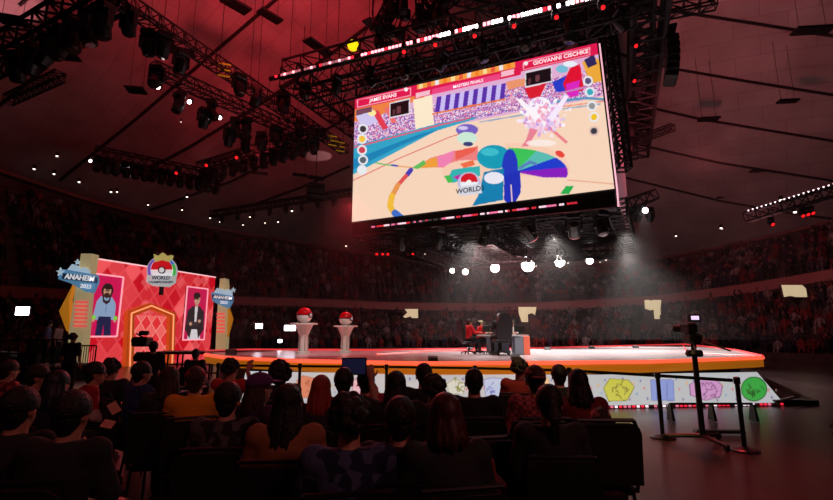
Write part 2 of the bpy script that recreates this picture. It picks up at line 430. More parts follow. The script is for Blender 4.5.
skinf = mat('spectator_skin', (120, 82, 72), .6); skinf2 = mat('spectator_skin_dark', (70, 46, 38), .6)
clothm = [mat('spectator_cloth_%s' % n, c, 0.9) for n, c in zip('red blue grey black rose plum white dark'.split(), cloth_cols)]
skinm = mat('skin', (196, 140, 115), 0.55, noise=(9, .08)); skin2 = mat('skin_brown', (128, 84, 62), 0.55)
hairb = mat('hair_black', (16, 12, 12), 0.55, bump=(60, .6)); hairbr = mat('hair_brown', (52, 30, 20), 0.55, bump=(60, .6)); hairred = mat('hair_copper', (150, 50, 30), 0.55, bump=(60, .6))
# one seat row object (uncountable at this distance)
sb = MB(); spots = []
for tier, T in (('low', LOW), ('upp', UPP)):
    for k in range(T['n']):
        a = math.radians(-6)
        while a < math.radians(176):
            x, y, z = tier_pt(tier, k + 0.0, a); x2, y2, _ = tier_pt(tier, k + 1, a)
            xm, ym = x * .45 + x2 * .55, y * .45 + y2 * .55; r = math.hypot(x - CX, y - CY)
            q = proj((xm, ym, z + 1)); 
            aisle = (math.degrees(a) % 9) < 0.9
            if -15 < q[0] < 850 and not aisle and ym > 12:
                yaw = math.atan2(CY - ym, CX - xm) - math.pi / 2
                sb.box((xm, ym, z + .42), (.42, .4, .06), yaw); 
                bk = Vector((math.cos(yaw + math.pi / 2), math.sin(yaw + math.pi / 2), 0)) * -.22
                sb.box((xm + bk.x, ym + bk.y, z + .66), (.42, .05, .46), yaw)
                spots.append((xm, ym, z, yaw, tier, math.hypot(xm, ym)))
            a += 0.56 / r
tag(sb.build('stadium_seats', seatm), 'rows of tip-up seats around the arena stands', 'seats', kind='stuff')
occ = [s for s in spots if random.random() < 0.82]
def in_portal(s):
    q = proj((s[0], s[1], s[2] + 1))
    return any(x0 - 2 < q[0] < x1 + 2 and y0 - 9 < q[1] < y1 + 6 for x0, x1, y0, y1 in ((403, 418, 309, 318), (519, 537, 307, 322), (646, 663, 300, 319), (783, 807, 285, 297))) and s[4] == 'low'
occ = [s for s in occ if not in_portal(s)]
def vis(s):
    q = proj((s[0], s[1], s[2] + 1)); return 230 < q[0] < 833 and q[1] < 343 and not (q[0] < 300 and q[1] > 270)
near = sorted([s for s in occ if vis(s)], key=lambda s: s[5])[:300]; nearset = set(id(s) for s in near)
protos = []
for i in range(10):
    m = MB(); person_lo(m, 0, 0, 0, 0, 1.0, random.uniform(-.05, .14), 1 if i in (3, 7) else 0); me = m.mesh('spectator')
    me.materials.append(clothm[i % 8]); me.materials.append(skinf2 if i % 2 == 0 else skinf); me.polygons.foreach_set('material_index', m.mi); protos.append(me)
band('wall_parapet', 22.5, 24.5, lambda a: 0.0, lambda a: 0.6, concrete, 0.15)
for i, s in enumerate(near):
    o = bpy.data.objects.new('spectator', protos[random.randrange(10)]); COL.objects.link(o)
    o.location = (s[0], s[1], s[2] + .002); o.rotation_euler = (0, 0, s[3] + random.uniform(-.2, .2)); k = random.uniform(.86, 1.06); o.scale = (k, k, k)
    if s[4] == 'low': tag(o, 'seated spectator in the lower tier of the far stands', 'person', 'spectators in the lower tier')
    else: tag(o, 'small seated spectator in the upper tier, below the ceiling rim', 'person', 'spectators in the upper tier')
cb = MB()
for s in occ:
    if id(s) in nearset: continue
    mi = random.choice([0, 2, 4, 6, 8, 10, 12, 14]); person_lo(cb, s[0] + random.uniform(-.1, .1), s[1] + random.uniform(-.06, .06), s[2], s[3] + random.uniform(-.4, .4), random.uniform(.86, 1.06), random.uniform(-.05, .1), random.random() < .1, mi)
cmats = []
for c in clothm: cmats += [c, skinf if len(cmats) % 4 else skinf2]
tag(cb.build('crowd', cmats), 'distant crowd filling the remaining seats of the stands', 'crowd', kind='stuff')

# ================================================================== CENTRE-HUNG VIDEO DISPLAY
BL = Vector((-3.247, 23.042, 7.2)); BR = Vector((7.674, 17.521, 7.2))
SU = (BR - BL); SW = SU.length; SU.normalize(); SV = Vector((0, 0, 1)); SN = Vector((SU.y, -SU.x, 0))       # SN faces the camera side
SH0 = 13.917 - 7.2; SH1 = 13.488 - 7.2
SH = 6.5; DEEP = 11.4; BK = -SN
disp = empty('video_display', (BL + BR) / 2 + BK * DEEP / 2 - Vector((0, 0, .0)), 'huge four-sided video display hanging over the stage, its front showing a bright game picture', 'screen')
cv = Canvas(BL, SU, SV, SW, SH, 460, 250)
ku, kv = cv.uv[:, :1] / SW, cv.uv[:, 1:] / SH
cv.W = np.array(BL) + np.array(SU) * (cv.uv[:, :1] - ku * kv * .24) + np.array([[0, 0, 1.0]]) * kv * (6.66 - .36 * ku)
cv.P = proj(cv.W)
def TL(t): return 98.4 + (44 - 98.4) * t       # top edge at fraction t of the width
# sandy court
cv.fill(np.ones(len(cv.P), bool), (250, 216, 190))
X, Y = cv.P[:, 0], cv.P[:, 1]
cv.poly([(350, 60), (620, 0), (620, 92), (585, 100), (470, 122), (436, 128), (350, 160)], (228, 176, 214))     # stands
# confetti crowd in the picture
m = cv.inside([(352, 118), (425, 105), (425, 125), (352, 150)]) | cv.inside([(430, 105), (620, 64), (620, 92), (560, 102), (470, 120), (430, 128)])
nb = rng.integers(0, 5, (300, 500)); pal = np.array([lin(c) for c in ((236, 210, 240), (150, 80, 170), (240, 120, 150), (110, 90, 190), (250, 230, 235))])
ii = ((Y * 1.3).astype(int) % 300, (X * 1.1).astype(int) % 500); cv.c[m] = pal[nb[ii]][m]
cv.poly([(354, 122), (354, 100), (385, 92), (425, 82), (425, 98), (395, 108), (375, 118)], (240, 130, 70))
cv.poly([(356, 116), (372, 108), (378, 122), (362, 128)], (210, 200, 240)); cv.poly([(372, 112), (378, 110), (388, 128), (383, 130)], (230, 60, 80)); cv.poly([(384, 108), (389, 107), (397, 122), (392, 124)], (240, 110, 110))
cv.ell(372, 113, 4, 3, (255, 236, 160)); cv.poly([(413, 100), (432, 95), (434, 128), (416, 132)], (255, 236, 206))
# striped awning
for i in range(15):
    x0 = 435 + i * 4.6; x1 = x0 + 4.6; f0 = lambda x: 97 - (x - 435) * .205; g0 = lambda x: 112 - (x - 435) * .17
    cv.poly([(x0 + 2, f0(x0)), (x1 + 2, f0(x1)), (x1, g0(x1)), (x0, g0(x0))], (92, 50, 170) if i % 2 == 0 else (205, 190, 245))
cv.line([(433, 114), (470, 106), (505, 99)], 1.6, (236, 120, 60)); cv.poly([(506, 82), (530, 77), (532, 84), (508, 90)], (238, 150, 110))
cv.poly([(524, 88), (548, 80), (540, 97), (530, 100)], (220, 30, 50)); cv.poly([(552, 82), (566, 76), (575, 66), (582, 78), (575, 92), (556, 92)], (40, 60, 200)); cv.poly([(563, 84), (570, 68), (580, 64), (584, 90), (568, 96)], (226, 20, 50))
cv.ell(562, 69, 6, 4, (120, 190, 215)); cv.ell(570, 64, 7, 3, (235, 240, 250)); cv.poly([(582, 62), (590, 58), (604, 60), (606, 80), (590, 84)], (240, 170, 60)); cv.poly([(584, 60), (594, 54), (597, 64), (588, 68)], (50, 40, 90))
cv.poly([(566, 84), (580, 80), (578, 96), (568, 98)], (220, 40, 190)); cv.line([(470, 112), (520, 102), (600, 84)], 2, (200, 130, 190))
# pink top crowd edge and painted river
cv.poly([(352, 146), (436, 124), (470, 117), (478, 118), (436, 131), (352, 175)], (46, 164, 200)); cv.line([(352, 148), (436, 126), (470, 118)], 1.5, (224, 90, 110)); cv.poly([(352, 160), (420, 134), (440, 129), (400, 146), (352, 170)], (20, 132, 184))
cv.line([(352, 181), (400, 158), (450, 137), (478, 128)], 1.0, (226, 110, 100)); cv.line([(540, 104), (585, 98), (612, 100)], 2.5, (90, 150, 190)); cv.line([(480, 122), (540, 112), (600, 104)], 1.4, (150, 170, 200)); cv.line([(560, 107), (612, 100)], 1.4, (240, 150, 130))
# court ring left: thin coloured arc
cv.line([(376, 163), (395, 166)], 1.2, (60, 190, 90)); cv.line([(392, 165), (398, 166)], 1.8, (60, 70, 190)); cv.line([(398, 166), (416, 168)], 1.2, (240, 160, 90))
cv.line([(411, 170), (407, 175)], 4.5, (70, 60, 180)); cv.line([(406, 176), (398, 185)], 4, (226, 80, 80)); cv.line([(398, 185), (392, 196)], 5, (236, 150, 80)); cv.line([(392, 196), (390, 206), (394, 213)], 6, (246, 190, 60)); cv.line([(395, 213), (401, 218)], 7, (60, 110, 200))
# big rainbow disc
disc = cv.ellm(505, 172, 62, 24, -.12) < 1
cv.poly([(417, 167), (430, 158), (452, 152), (478, 146), (478, 160), (455, 168)], (240, 130, 130)); cv.poly([(417, 168), (430, 159), (437, 157), (440, 167), (425, 168)], (244, 160, 60)); cv.poly([(437, 157), (455, 150), (450, 166), (438, 167)], (244, 130, 180)); cv.poly([(455, 151), (478, 146), (474, 152), (456, 160)], (240, 96, 80)); cv.poly([(412, 168), (424, 160), (426, 164), (418, 169)], (90, 190, 90))
cv.ell(468, 172, 26, 12, (250, 206, 180)); cv.poly([(448, 178), (452, 170), (462, 168), (480, 166), (480, 176), (452, 183)], (50, 180, 180)); cv.poly([(460, 164), (473, 160), (475, 165), (464, 168)], (242, 110, 70)); cv.poly([(444, 176), (450, 175), (453, 182), (448, 183)], (70, 190, 80)); cv.poly([(453, 177), (461, 174), (460, 181)], (190, 30, 160))
right = cv.ellm(520, 167, 50, 24, .06) < 1
def sect(a0, a1, col):
    dx, dy = X - 515, (Y - 172) * 1.9; a = np.degrees(np.arctan2(-dy, dx)); cv.fill(right & (a > a0) & (a <= a1), col)
cv.fill(right & (Y < 176) & (X > 505), (250, 206, 180)); right = cv.ellm(515, 170, 53, 22, .05) < 1
right &= (X > 508) & (Y < 177.5 + (X - 508) * .0)
sect(-20, 10, (136, 30, 190)); sect(10, 34, (30, 60, 206)); sect(34, 62, (90, 190, 180)); sect(62, 130, (60, 196, 90)); sect(130, 200, (60, 190, 110))
cv.ell(560, 154, 5, 3, (236, 70, 60), .5); cv.line([(520, 168), (530, 162), (536, 164)], 3, (90, 130, 190)); cv.line([(568, 180), (614, 184)], 1.2, (232, 170, 140))
cv.poly([(560, 194), (566, 186), (574, 186), (569, 194)], (40, 176, 80))
# white burst of effect light
for k in range(26):
    a = k / 26 * 2 * math.pi; L = 10 + 12 * ((k * 7) % 5) / 5; cv.line([(542, 122), (542 + L * 1.25 * math.cos(a), 116 + L * math.sin(a))], 3.2, ((252, 236, 250), (244, 190, 226), (255, 250, 255), (224, 170, 232))[k % 4])
cv.ell(540, 108, 12, 11, (255, 248, 255)); cv.ell(545, 122, 16, 11, (250, 206, 226), a=.7); cv.line([(550, 128), (566, 142)], 3, (240, 130, 140)); 
for k in range(120):
    a, r_ = rng.random() * 6.28, rng.random() ** .6; x_, y_ = 545 + 24 * r_ * math.cos(a), 116 + 20 * r_ * math.sin(a); L = 2 + 4 * rng.random(); b2 = rng.random() * 6.28
    cv.poly([(x_, y_), (x_ + L * math.cos(b2), y_ + L * math.sin(b2)), (x_ + L * .8 * math.cos(b2 + 1.2), y_ + L * .8 * math.sin(b2 + 1.2))], ((255, 240, 250), (240, 170, 220), (190, 140, 226), (255, 250, 252), (246, 150, 170), (214, 200, 246))[k % 6], .85)
cv.poly([(516, 99), (521, 99), (541, 116), (535, 121)], (255, 246, 252)); cv.poly([(565, 95), (569, 96), (553, 122), (547, 118)], (250, 236, 255)); cv.poly([(530, 128), (526, 140), (521, 147), (528, 146), (538, 130)], (236, 130, 150)); cv.ell(541, 143, 15, 3.5, (255, 244, 240), a=.7)
# plain teal and blue rounded shapes in front
cv.ell(494, 157, 17, 12, (18, 156, 184)); cv.ell(510, 168, 8, 19, (36, 56, 190)); cv.poly([(484, 172), (504, 168), (503, 200), (472, 206), (478, 196)], (16, 128, 178)); cv.ell(494, 178, 10, 6, (236, 232, 244)); cv.poly([(504, 176), (520, 170), (521, 192), (515, 203), (508, 204), (504, 200)], (30, 48, 184)); cv.ell(490, 152, 9, 4, (60, 190, 206)); cv.line([(511, 185), (512, 204)], 1.2, (235, 200, 200))
# small lilac and mint rounded shape
cv.ell(467, 130, 11, 6, (120, 96, 196)); cv.ell(467, 138, 10, 6, (206, 236, 216)); cv.ell(468, 144, 5, 2.2, (60, 60, 120)); cv.ell(463, 128, 5, 2, (214, 200, 240))
# event emblem: half red ball in a ring above a pale plate
cv.ell(469, 183, 11.5, 11, (196, 190, 226)); cv.ell(469, 182, 9, 8.5, (240, 240, 246)); cv.fill((cv.ellm(469, 181, 8.5, 8) < 1) & (Y < 182), (216, 26, 40)); cv.ell(469, 182.5, 2.6, 2.6, (245, 245, 245)); cv.poly([(458, 187), (481, 184), (482, 193), (459, 196)], (214, 216, 228))
# round icons at the edges
for x, y, c in ((363, 129, (60, 50, 60)), (362, 139, (250, 200, 60)), (362, 150, (210, 60, 80)), (363, 160, (90, 100, 110)), (362, 170, (235, 240, 240)), (588, 81, (90, 80, 120)), (590, 92, (60, 170, 190)), (594, 117, (250, 200, 40)), (594, 131, (60, 60, 70)), (592, 106, (150, 150, 150))):
    cv.ell(x, y, 5, 5, (236, 236, 242) if c != (60, 60, 70) else (226, 190, 180)); cv.ell(x, y, 3.2, 3.2, c)
# red header with three lozenges and bunting strip
def hb(x): return 98.4 + (x - 354.4) * (44 - 98.4) / (593.8 - 354.4)
def strip(x0, x1, a0, a1, col): return cv.poly([(x0, hb(x0) + a0), (x1, hb(x1) + a0), (x1, hb(x1) + a1), (x0, hb(x0) + a1)], col)
strip(340, 625, -6, 11, (226, 24, 78)); strip(415, 521, 0, 14, (226, 24, 78)); strip(417, 515, -6, 5.5, (246, 160, 70))
for i in range(12):
    x0 = 419 + i * 8; strip(x0, x0 + 4, -1, 5.2, ((250, 220, 150), (236, 90, 60), (240, 230, 236), (244, 130, 40))[i % 4])
strip(432, 500, 8.5, 14, (240, 70, 130)); strip(416, 430, 9, 13.5, (250, 190, 205)); strip(501, 514, 7, 12, (250, 190, 205))
for x0, x1 in ((357, 411), (523, 590)):
    for a, b_ in ((2, 2.8), (9.3, 10.1)): strip(x0, x1, a, b_, (250, 170, 190))
    for xx in (x0, x1 - .8): strip(xx, xx + .9, 2, 10, (250, 170, 190))
cv.ell(406, 89.5, 2, 2, (250, 240, 240)); cv.ell(526, 63.5, 2, 2, (250, 240, 240))
for x0, x1 in ((389.5, 410), (525, 552)):
    strip(x0, x1, 12.4, 28.4, (226, 216, 226)); strip(x0 + 1, x1 - 1, 13.6, 27, (26, 14, 20)); strip((x0 + x1) / 2 - 3, (x0 + x1) / 2 + 1, 18, 25, (110, 60, 66)); strip(x0 + 3, x0 + 6, 20, 26, (86, 46, 56))
strip(356, 372, 12, 17.5, (120, 70, 90))
scr = cv.build('screen_picture', attr_mat('led_screen', 0.97), disp)
tw = mat('screen_white_text', (255, 240, 244), 0.5, emit=1.0)
def scr_pt(px, py):
    r = Vector(ray(px, py)); o = Vector((0, 0, CZ)); t = (BL - o).dot(SN) / r.dot(SN); return o + r * t
def scr_text(s, x0, x1, a, size):
    xm = (x0 + x1) / 2; d = (scr_pt(x1, hb(x1) + a) - scr_pt(x0, hb(x0) + a)); U = d.normalized(); V = SN.cross(U) if False else U.cross(-SN); V = (Vector((0, 0, 1)) - U * U.z).normalized()
    return text_obj(s, size, tw, scr, scr_pt(xm, hb(xm) + a), U, V, SN, 0.015, 'caption', 0.004)
scr_text('JAMES EVANS', 366, 400, 6, 0.27); scr_text('GIOVANNI CISCHKE', 534, 586, 6, 0.25); scr_text('MASTERS FINALS', 444, 492, 11.3, 0.2)
text_obj('WORLDS', 0.32, mat('emblem_ink', (60, 66, 96), .5), scr, scr_pt(470, 190), SU, SV, SN, 0.015, 'caption', 0.004)
# cabinets round the picture, three further faces
mb = MB()
def disp_box(p, d): mb.box(p, d, math.atan2(SU.y, SU.x))
rz = math.atan2(SU.y, SU.x); mid = (BL + BR) / 2
mb.slab([(-.03, -.05), (SW + .03, -.05), (SW - .2, 6.36), (-.03, 6.72)], BL, SU, SV, BK, .06, .58); mb.build('front_cabinet', blackp, disp)
side_m = mat('side_led', (255, 170, 190), 0.5, emit=.14); edge_m = mat('corner_led', (255, 190, 206), 0.5, emit=1.0)
for s, nm in ((1, 'side_cabinet'), (-1, 'side_cabinet')):
    e = mid + SU * s * (SW / 2 - .22)
    o = MB().box(e + BK * (DEEP / 2 + .3) + SV * 3.1, (.4, DEEP - .7, 6.2), rz).build(nm, blackp, disp)
    MB().box(e + SU * s * .24 + BK * (DEEP / 2 + .3) + SV * 3.1, (.06, DEEP - .8, 6.1), rz).build('side_screen', side_m, o)
MB().box(mid + BK * DEEP + SV * SH / 2, (SW, .4, SH), rz).build('rear_cabinet', blackp, disp)
MB().path([BR + SU * .09 + BK * .1 - SV * .7, BR + SU * .09 + BK * .1, BR - SU * .15 + BK * .1 + SV * 6.3], .035, 6).build('corner_light', edge_m, disp)  # added bright line standing in for the side screen seen edge-on
# lower fascia with a dashed strip of tiny lamps
low = MB().box(mid + BK * .3 - SV * .42, (SW, .5, .7), rz).build('lower_fascia', blackp, disp)
lm = MB(); dm = [mat('led_dash_pink', (255, 130, 180), .5, emit=.7), mat('led_dash_red', (255, 60, 80), .5, emit=.5), mat('led_dash_white', (255, 226, 236), .5, emit=.9), mat('led_dash_dim', (90, 90, 80), .5, emit=.4)]
for i in range(96):
    t = .09 + .8 * i / 96
    if (i * 37 % 11) < 2: continue
    k_ = (3 if 20 < i < 38 and i % 3 else [0, 1, 2, 0, 2, 1][(i // 4) % 6]); MB().box(BL + SU * SW * t - SV * .38 + SN * .0, (.085, .05, .07), rz).build('led_dash', dm[k_], low)

MB().box(mid + BK * .0 + SN * .0 - SV * .72, (SW, .06, .05), rz).build('lower_rail', mat('worn_rail', (120, 70, 78), .5, .5), disp)

# ------------------------------------------------------------------ trusses
def truss_parts(root, p0, p1, w_=.5, r=.035, r2=.017, seg=None, open_=False, up=Vector((0, 0, 1))):
    p0, p1 = Vector(p0), Vector(p1); d = (p1 - p0).normalized(); s = d.cross(up)
    if s.length < .1: s = Vector((1, 0, 0))
    s.normalize(); u = s.cross(d).normalized(); n = seg or max(2, int((p1 - p0).length / (w_ * 1.05)))
    cs = [(1, 1), (1, -1), (-1, -1), (-1, 1)]; corner = lambda t, k: p0.lerp(p1, t) + (s * cs[k][0] + u * cs[k][1]) * w_ / 2
    for k in range(4): MB().tube(corner(0, k), corner(1, k), r, n=6).build('chord', trussm, root)
    lc = MB()
    for i in range(n + 1):
        for k in range(4):
            lc.tube(corner(i / n, k), corner(i / n, (k + 1) % 4), r2, n=4, caps=False)
            if i < n: lc.tube(corner((i + (k % 2)) / n, k), corner((i + 1 - (k % 2)) / n, (k + 1) % 4), r2, n=4, caps=False)
    lc.build('lacing', trussm, root)
def truss(label, p0, p1, w_=.5, cat='truss', group=None, **k):
    root = empty('lighting_truss', Vector(p0).lerp(Vector(p1), .5), label, cat, group); truss_parts(root, p0, p1, w_, **k); return root
def cable(name, label, a, b, r=.018, group=None):
    return tag(MB().tube(a, b, r, n=5).build(name, black), label, 'cable', group)

# big square ring truss above the display
RNG = [Vector((-6.2, 20.9, 14)), Vector((8.4, 14.95, 14)), Vector((15.03, 30.3, 14)), Vector((.6, 36.4, 14))]
names = ['front side of the square truss ring above the display, carrying the bright lamp strip', 'side of the square truss ring running back at the right of the display', 'rear side of the square truss ring, behind the display', 'side of the square truss ring running back at the left of the display']
for i in range(4):
    a, b_ = RNG[i], RNG[(i + 1) % 4]; truss(names[i], a, b_, 1.2 if i == 1 else 1.0, r=.1 if i == 1 else .06, r2=.065 if i == 1 else .032)
truss('second, lower truss right under the front of the square ring', RNG[0] + Vector((.8, .6, -.9)), RNG[1] + Vector((-.3, .6, -.6)), .8, r=.05, r2=.03)
truss('wide black truss at the right of the display, inside the square ring', RNG[1] + Vector((.25, 1, .75)), RNG[2] + Vector((.1, -.8, .75)), .8, r=.09, r2=.06)
truss('narrow truss standing up against the right edge of the display', BR + SU * .32 + BK * .6 + SV * .9, BR + SU * .12 + BK * .6 + SV * 8.2, .5, r=.065, r2=.045, up=Vector((0, 1, 0)))
# header frame just over the picture
truss('long header truss along the top edge of the display', BL + SV * 7.25 + BK * .5, BR + SV * 7.25 + BK * .5, .9, r=.055, r2=.035)
truss('upper header truss above the display between two motor frames', BL + SV * 8.6 + BK * 2.2, BR + SV * 8.6 + BK * 2.0, .8, r=.055, r2=.035)
for i in range(5):
    t = .06 + .22 * i; p = BL + SU * SW * t + SV * 7.6 + BK * .5
    truss(['cross truss above the left end of the display', 'second cross truss above the display from the left', 'middle cross truss above the display', 'fourth cross truss above the display from the left', 'cross truss above the right end of the display'][i], p, p + SN * 1.6 + SV * .3 + Vector((0, 0, .5)), .6, r=.05, r2=.03)
# lower frame below the display, seen from underneath
UB = [BL + BK * .5 - SV * .5, BR + BK * .5 - SV * .5, BR + BK * DEEP - SV * .5, BL + BK * DEEP - SV * .5]
under = ['front truss of the dark frame under the display', 'right truss of the dark frame under the display', 'rear truss of the dark frame under the display', 'left truss of the dark frame under the display']
for i in range(4):
    a, b_ = UB[i], UB[(i + 1) % 4]; d = (b_ - a).normalized(); truss(under[i], a + d * .5, b_ - d * .5, .7, r=.05, r2=.03)
for i in range(3):
    a = UB[0].lerp(UB[1], .25 * (i + 1)) + BK * .5; truss(['first', 'middle', 'last'][i] + ' cross truss under the display, counted from its left end', a, a + BK * (DEEP - 1.4), .6, r=.045, r2=.03)
catw = MB()
for i in range(15): catw.box(mid + BK * (1.2 + i * .75) - SV * .02, (SW - 1.0, .5, .05), rz)
tag(catw.build('display_underside_deck', blackp), 'black slatted deck closing the underside of the display', 'deck')

# ------------------------------------------------------------------ lamps on the trusses
lens_w = mat('lens_white', (255, 244, 240), .4, emit=14.0); lens_r = mat('lens_red', (255, 26, 30), .4, emit=1.6); lens_d = mat('lens_dark', (50, 36, 40), .15)
lens_p = mat('lens_pink', (255, 150, 160), .4, emit=.8); lens_s = mat('lens_soft_white', (255, 240, 235), .4, emit=2.0); patch_y = mat('lens_yellow', (250, 226, 20), .4, emit=1.1)
def moving_head(lens, tilt=0.0, big=1.0):
    r = empty('moving_head_light', (0, 0, 0)); M = Matrix.Rotation(tilt, 3, 'X')
    MB().box((0, 0, -.1), (.36, .3, .18), bev=.03).build('base', blackp, r)
    y = MB()
    for s in (-1, 1): y.box((s * .2, 0, -.34), (.05, .14, .36), bev=.015)
    y.box((0, 0, -.2), (.42, .15, .05)); y.build('yoke', blackp, r)
    c = Vector((0, 0, -.46)); h = MB(); 
    h.add([M @ Vector(v) + c for v in MB().lathe([(.08, .2), (.15, .16), (.17, 0), (.16, -.16), (.15, -.24)], n=12).v], MB().lathe([(.08, .2), (.15, .16), (.17, 0), (.16, -.16), (.15, -.24)], n=12).f)
    hd = h.build('lamp_head', blackp, r)
    l = MB(); t = MB().lathe([(.13 * big, -.235), (.135 * big, -.25), (.09 * big, -.275)], n=14); l.add([M @ Vector(v) + c for v in t.v], t.f); l.build('lens', lens, hd)
    return r
PRO = {k: moving_head(m_, t, b_) for k, (m_, t, b_) in dict(red=(lens_r, -.9, .9), dark=(lens_d, .3, 1), darkb=(lens_d, -.7, 1), white=(lens_w, -1.3, 1.5), soft=(lens_s, -.7, 1.0), pink=(lens_p, -.8, 1.1), yellow=(patch_y, -1.2, 2.0)).items()}
def fixture(kind, loc, label, group, rz=0, s=1.0):
    o = used_first(PRO[kind]); o.location = loc; o.rotation_euler = (0, 0, rz); o.scale = (s, s, s); tag(o, label, 'stage light', group); return o
# bright lamp strip on the ring: a batten with individual cells
a, b_ = RNG[0], RNG[1]; dd = (b_ - a).normalized(); nrm0 = Vector((dd.y, -dd.x, 0)); bat = MB().box(a.lerp(b_, .5) + nrm0 * .6 + Vector((0, 0, -.42)), ((b_ - a).length + 1.2, .14, .16), math.atan2(dd.y, dd.x)).build('led_batten', blackp)
tag(bat, 'long batten of white and pink lamp cells on the front of the truss ring', 'light bar')
cells = [mat('cell_white', (255, 236, 236), .4, emit=9), mat('cell_pink', (255, 150, 160), .4, emit=3), mat('cell_red', (255, 40, 60), .4, emit=1.6), mat('cell_faint', (200, 120, 130), .4, emit=.7)]
nrm = Vector((dd.y, -dd.x, 0))
for i in range(100):
    t = i / 99
    if (i * 29 % 13) in (3,) or (i % 17 == 9): continue
    k = 3 if t < .25 and i % 3 else (0 if t > .5 and i % 7 < 5 else (1 if i % 5 else 2)); 
    p = a.lerp(b_, t * 1.03 - .01) + nrm0 * .6 + Vector((0, 0, -.42)) + nrm * .09
    bp = MB().box(p, (.11, .05, .1 if t < .4 else .14), math.atan2(dd.y, dd.x)).build('lamp_cell', cells[k], bat)
for i, (x, y) in enumerate(((404, 53), (435, 46), (474, 37), (513, 27), (555, 18), (601, 8))): fixture('red', at_z(x, y - 8, 13.1), 'red moving-head light under the lamp strip of the truss ring', 'red lights under the lamp strip', s=.62)
for i in range(9):
    p = a.lerp(b_, .06 + i * .11) + Vector((0, .3, -.45)); fixture('dark' if i % 2 else 'darkb', p, 'unlit moving-head light on the front of the truss ring', 'unlit lights on the truss ring', rz=i, s=1.3)
for y0 in (.13, .3, .45, .6, .75): 
    p = (RNG[1].lerp(RNG[2], y0)) + Vector((-.6, 0, -.8)); fixture('red' if y0 in (.3, .13) else 'dark', p, 'red-lit moving-head light on the right of the truss ring' if y0 in (.3, .13) else 'unlit moving-head light on the right side of the truss ring', 'lights on the right of the truss ring, ' + ('lit' if y0 in (.3, .13) else 'unlit'), s=.6 if y0 in (.3, .13) else 1.2)
# under-display fixtures (pinkish heads pointing down) 
for i, (x, y) in enumerate(((400, 233), (438, 231), (484, 226), (528, 221), (573, 217), (600, 214))):
    fixture('pink' if i in (3, 4) else 'dark', at_z(x, y - 4, 6.3), 'moving-head light hanging under the display near its front edge', 'lights under the display', rz=i * .7, s=1.4)
# rear truss with white lamps shining to the camera
RA, RB = at_z(432, 272, 6.7), at_z(612, 256, 6.7); RA = at_Y(425, 262, 34.6); RB = at_Y(618, 254, 34.6)
truss('far lighting truss behind the display carrying the row of blinding white lamps', RA, RB, .6, r=.05, r2=.03)
sizes = {452: .5, 465: .7, 494: 1.2, 526: 1.9, 558: 1.4, 588: .9}
for i, (x, s) in enumerate(sizes.items()):
    p = at_Y(x, {452: 268, 465: 269, 494: 265, 526: 262, 558: 259, 588: 258}[x], 33.8) + Vector((0, 0, .45 * s)); fixture('white', p, ['faint first', 'small second', 'bright third', 'brightest', 'bright fifth', 'last'][i] + ' white lamp from the left in the row seen under the display', 'white lamps on the far truss', s=1.0 * s + .35)
# dark row of fixtures under the lower-left of the display with red lenses
truss('short truss below the lower left corner of the display with two red lamp clusters', at_Y(370, 247, 30), at_Y(412, 252, 30), .4, r=.045, r2=.03)
for i, x in enumerate((377, 383, 388, 408, 413)): fixture('red', at_Y(x, 248, 29.6), 'small red lamp below the lower left corner of the display', 'red lamps below the display', s=.7)
# lamp at the right of the display with a lit beam
ra = at_Y(622, 206, 24); rb = at_Y(655, 195, 24); truss('short truss just right of the display with one white lamp', ra, rb, .5, r=.045, r2=.03)
for i, x in enumerate((626, 632, 637, 649)): fixture('dark', at_Y(x, 207, 24), 'unlit moving-head light on the short truss beside the display', 'unlit lights right of the display', s=1.1)
fixture('white', at_Y(643, 204, 23.8), 'white lamp shining down from the short truss right of the display', None, s=.75)

# ------------------------------------------------------------------ left side rigging
def tp(x, y, z): return at_z(x, y, z)
truss('long diagonal truss crossing the red ceiling at the upper left', tp(112, -6, 14), tp(345, 150, 14), .55, r=.045, r2=.028)
truss('diagonal truss with white lamps hanging below the red ceiling', tp(152, 68, 13.4), tp(300, 134, 13.4), .55, r=.045, r2=.028)
truss('thick dark truss in the upper left corner, heavily loaded', tp(-40, 78, 13.5), tp(112, -8, 13.5), 1.0, r=.09, r2=.06)
truss('low dark truss of lamps at the far left, under the diagonal one', tp(95, 152, 12.5), tp(222, 178, 12.5), .6, r=.05, r2=.03)
truss('dark truss with red lamps at the left of the display', tp(200, 168, 12.6), tp(322, 132, 12.6), .6, r=.05, r2=.03)
truss('long thin truss sagging across the far left ceiling toward the display', tp(212, 214, 12), tp(352, 192, 12), .45, r=.05, r2=.03)
truss('thin truss at the upper left edge of the ceiling', tp(8, 100, 12.5), tp(60, 76, 12.5), .4, r=.045, r2=.025)
truss('thin truss crossing the upper right corner of the picture', tp(668, 12, 14), tp(716, 2, 14), .4, r=.04, r2=.025)
truss('thin truss hanging at the right between display and stands', tp(612, 150, 13.2), tp(673, 127, 13.2), .35, r=.04, r2=.025)
for i, (x, y) in enumerate(((160, 86), (191, 101), (221, 117))): fixture('white', tp(x, y - 3, 12.9), ['first', 'second', 'third'][i] + ' white lamp from the left on the diagonal truss', 'white lamps on the diagonal truss', s=.5, rz=math.pi * 0)
for i, (x, y) in enumerate(((158, 66), (205, 108), (236, 118), (247, 118), (262, 132), (276, 126), (285, 138), (246, 135), (296, 140), (230, 128), (212, 100), (180, 92))): fixture('dark' if i % 2 else 'darkb', tp(x, y, 12.9), 'unlit moving-head light on the diagonal truss below the red ceiling', 'unlit lights on the diagonal truss', rz=i * .8, s=1.5)
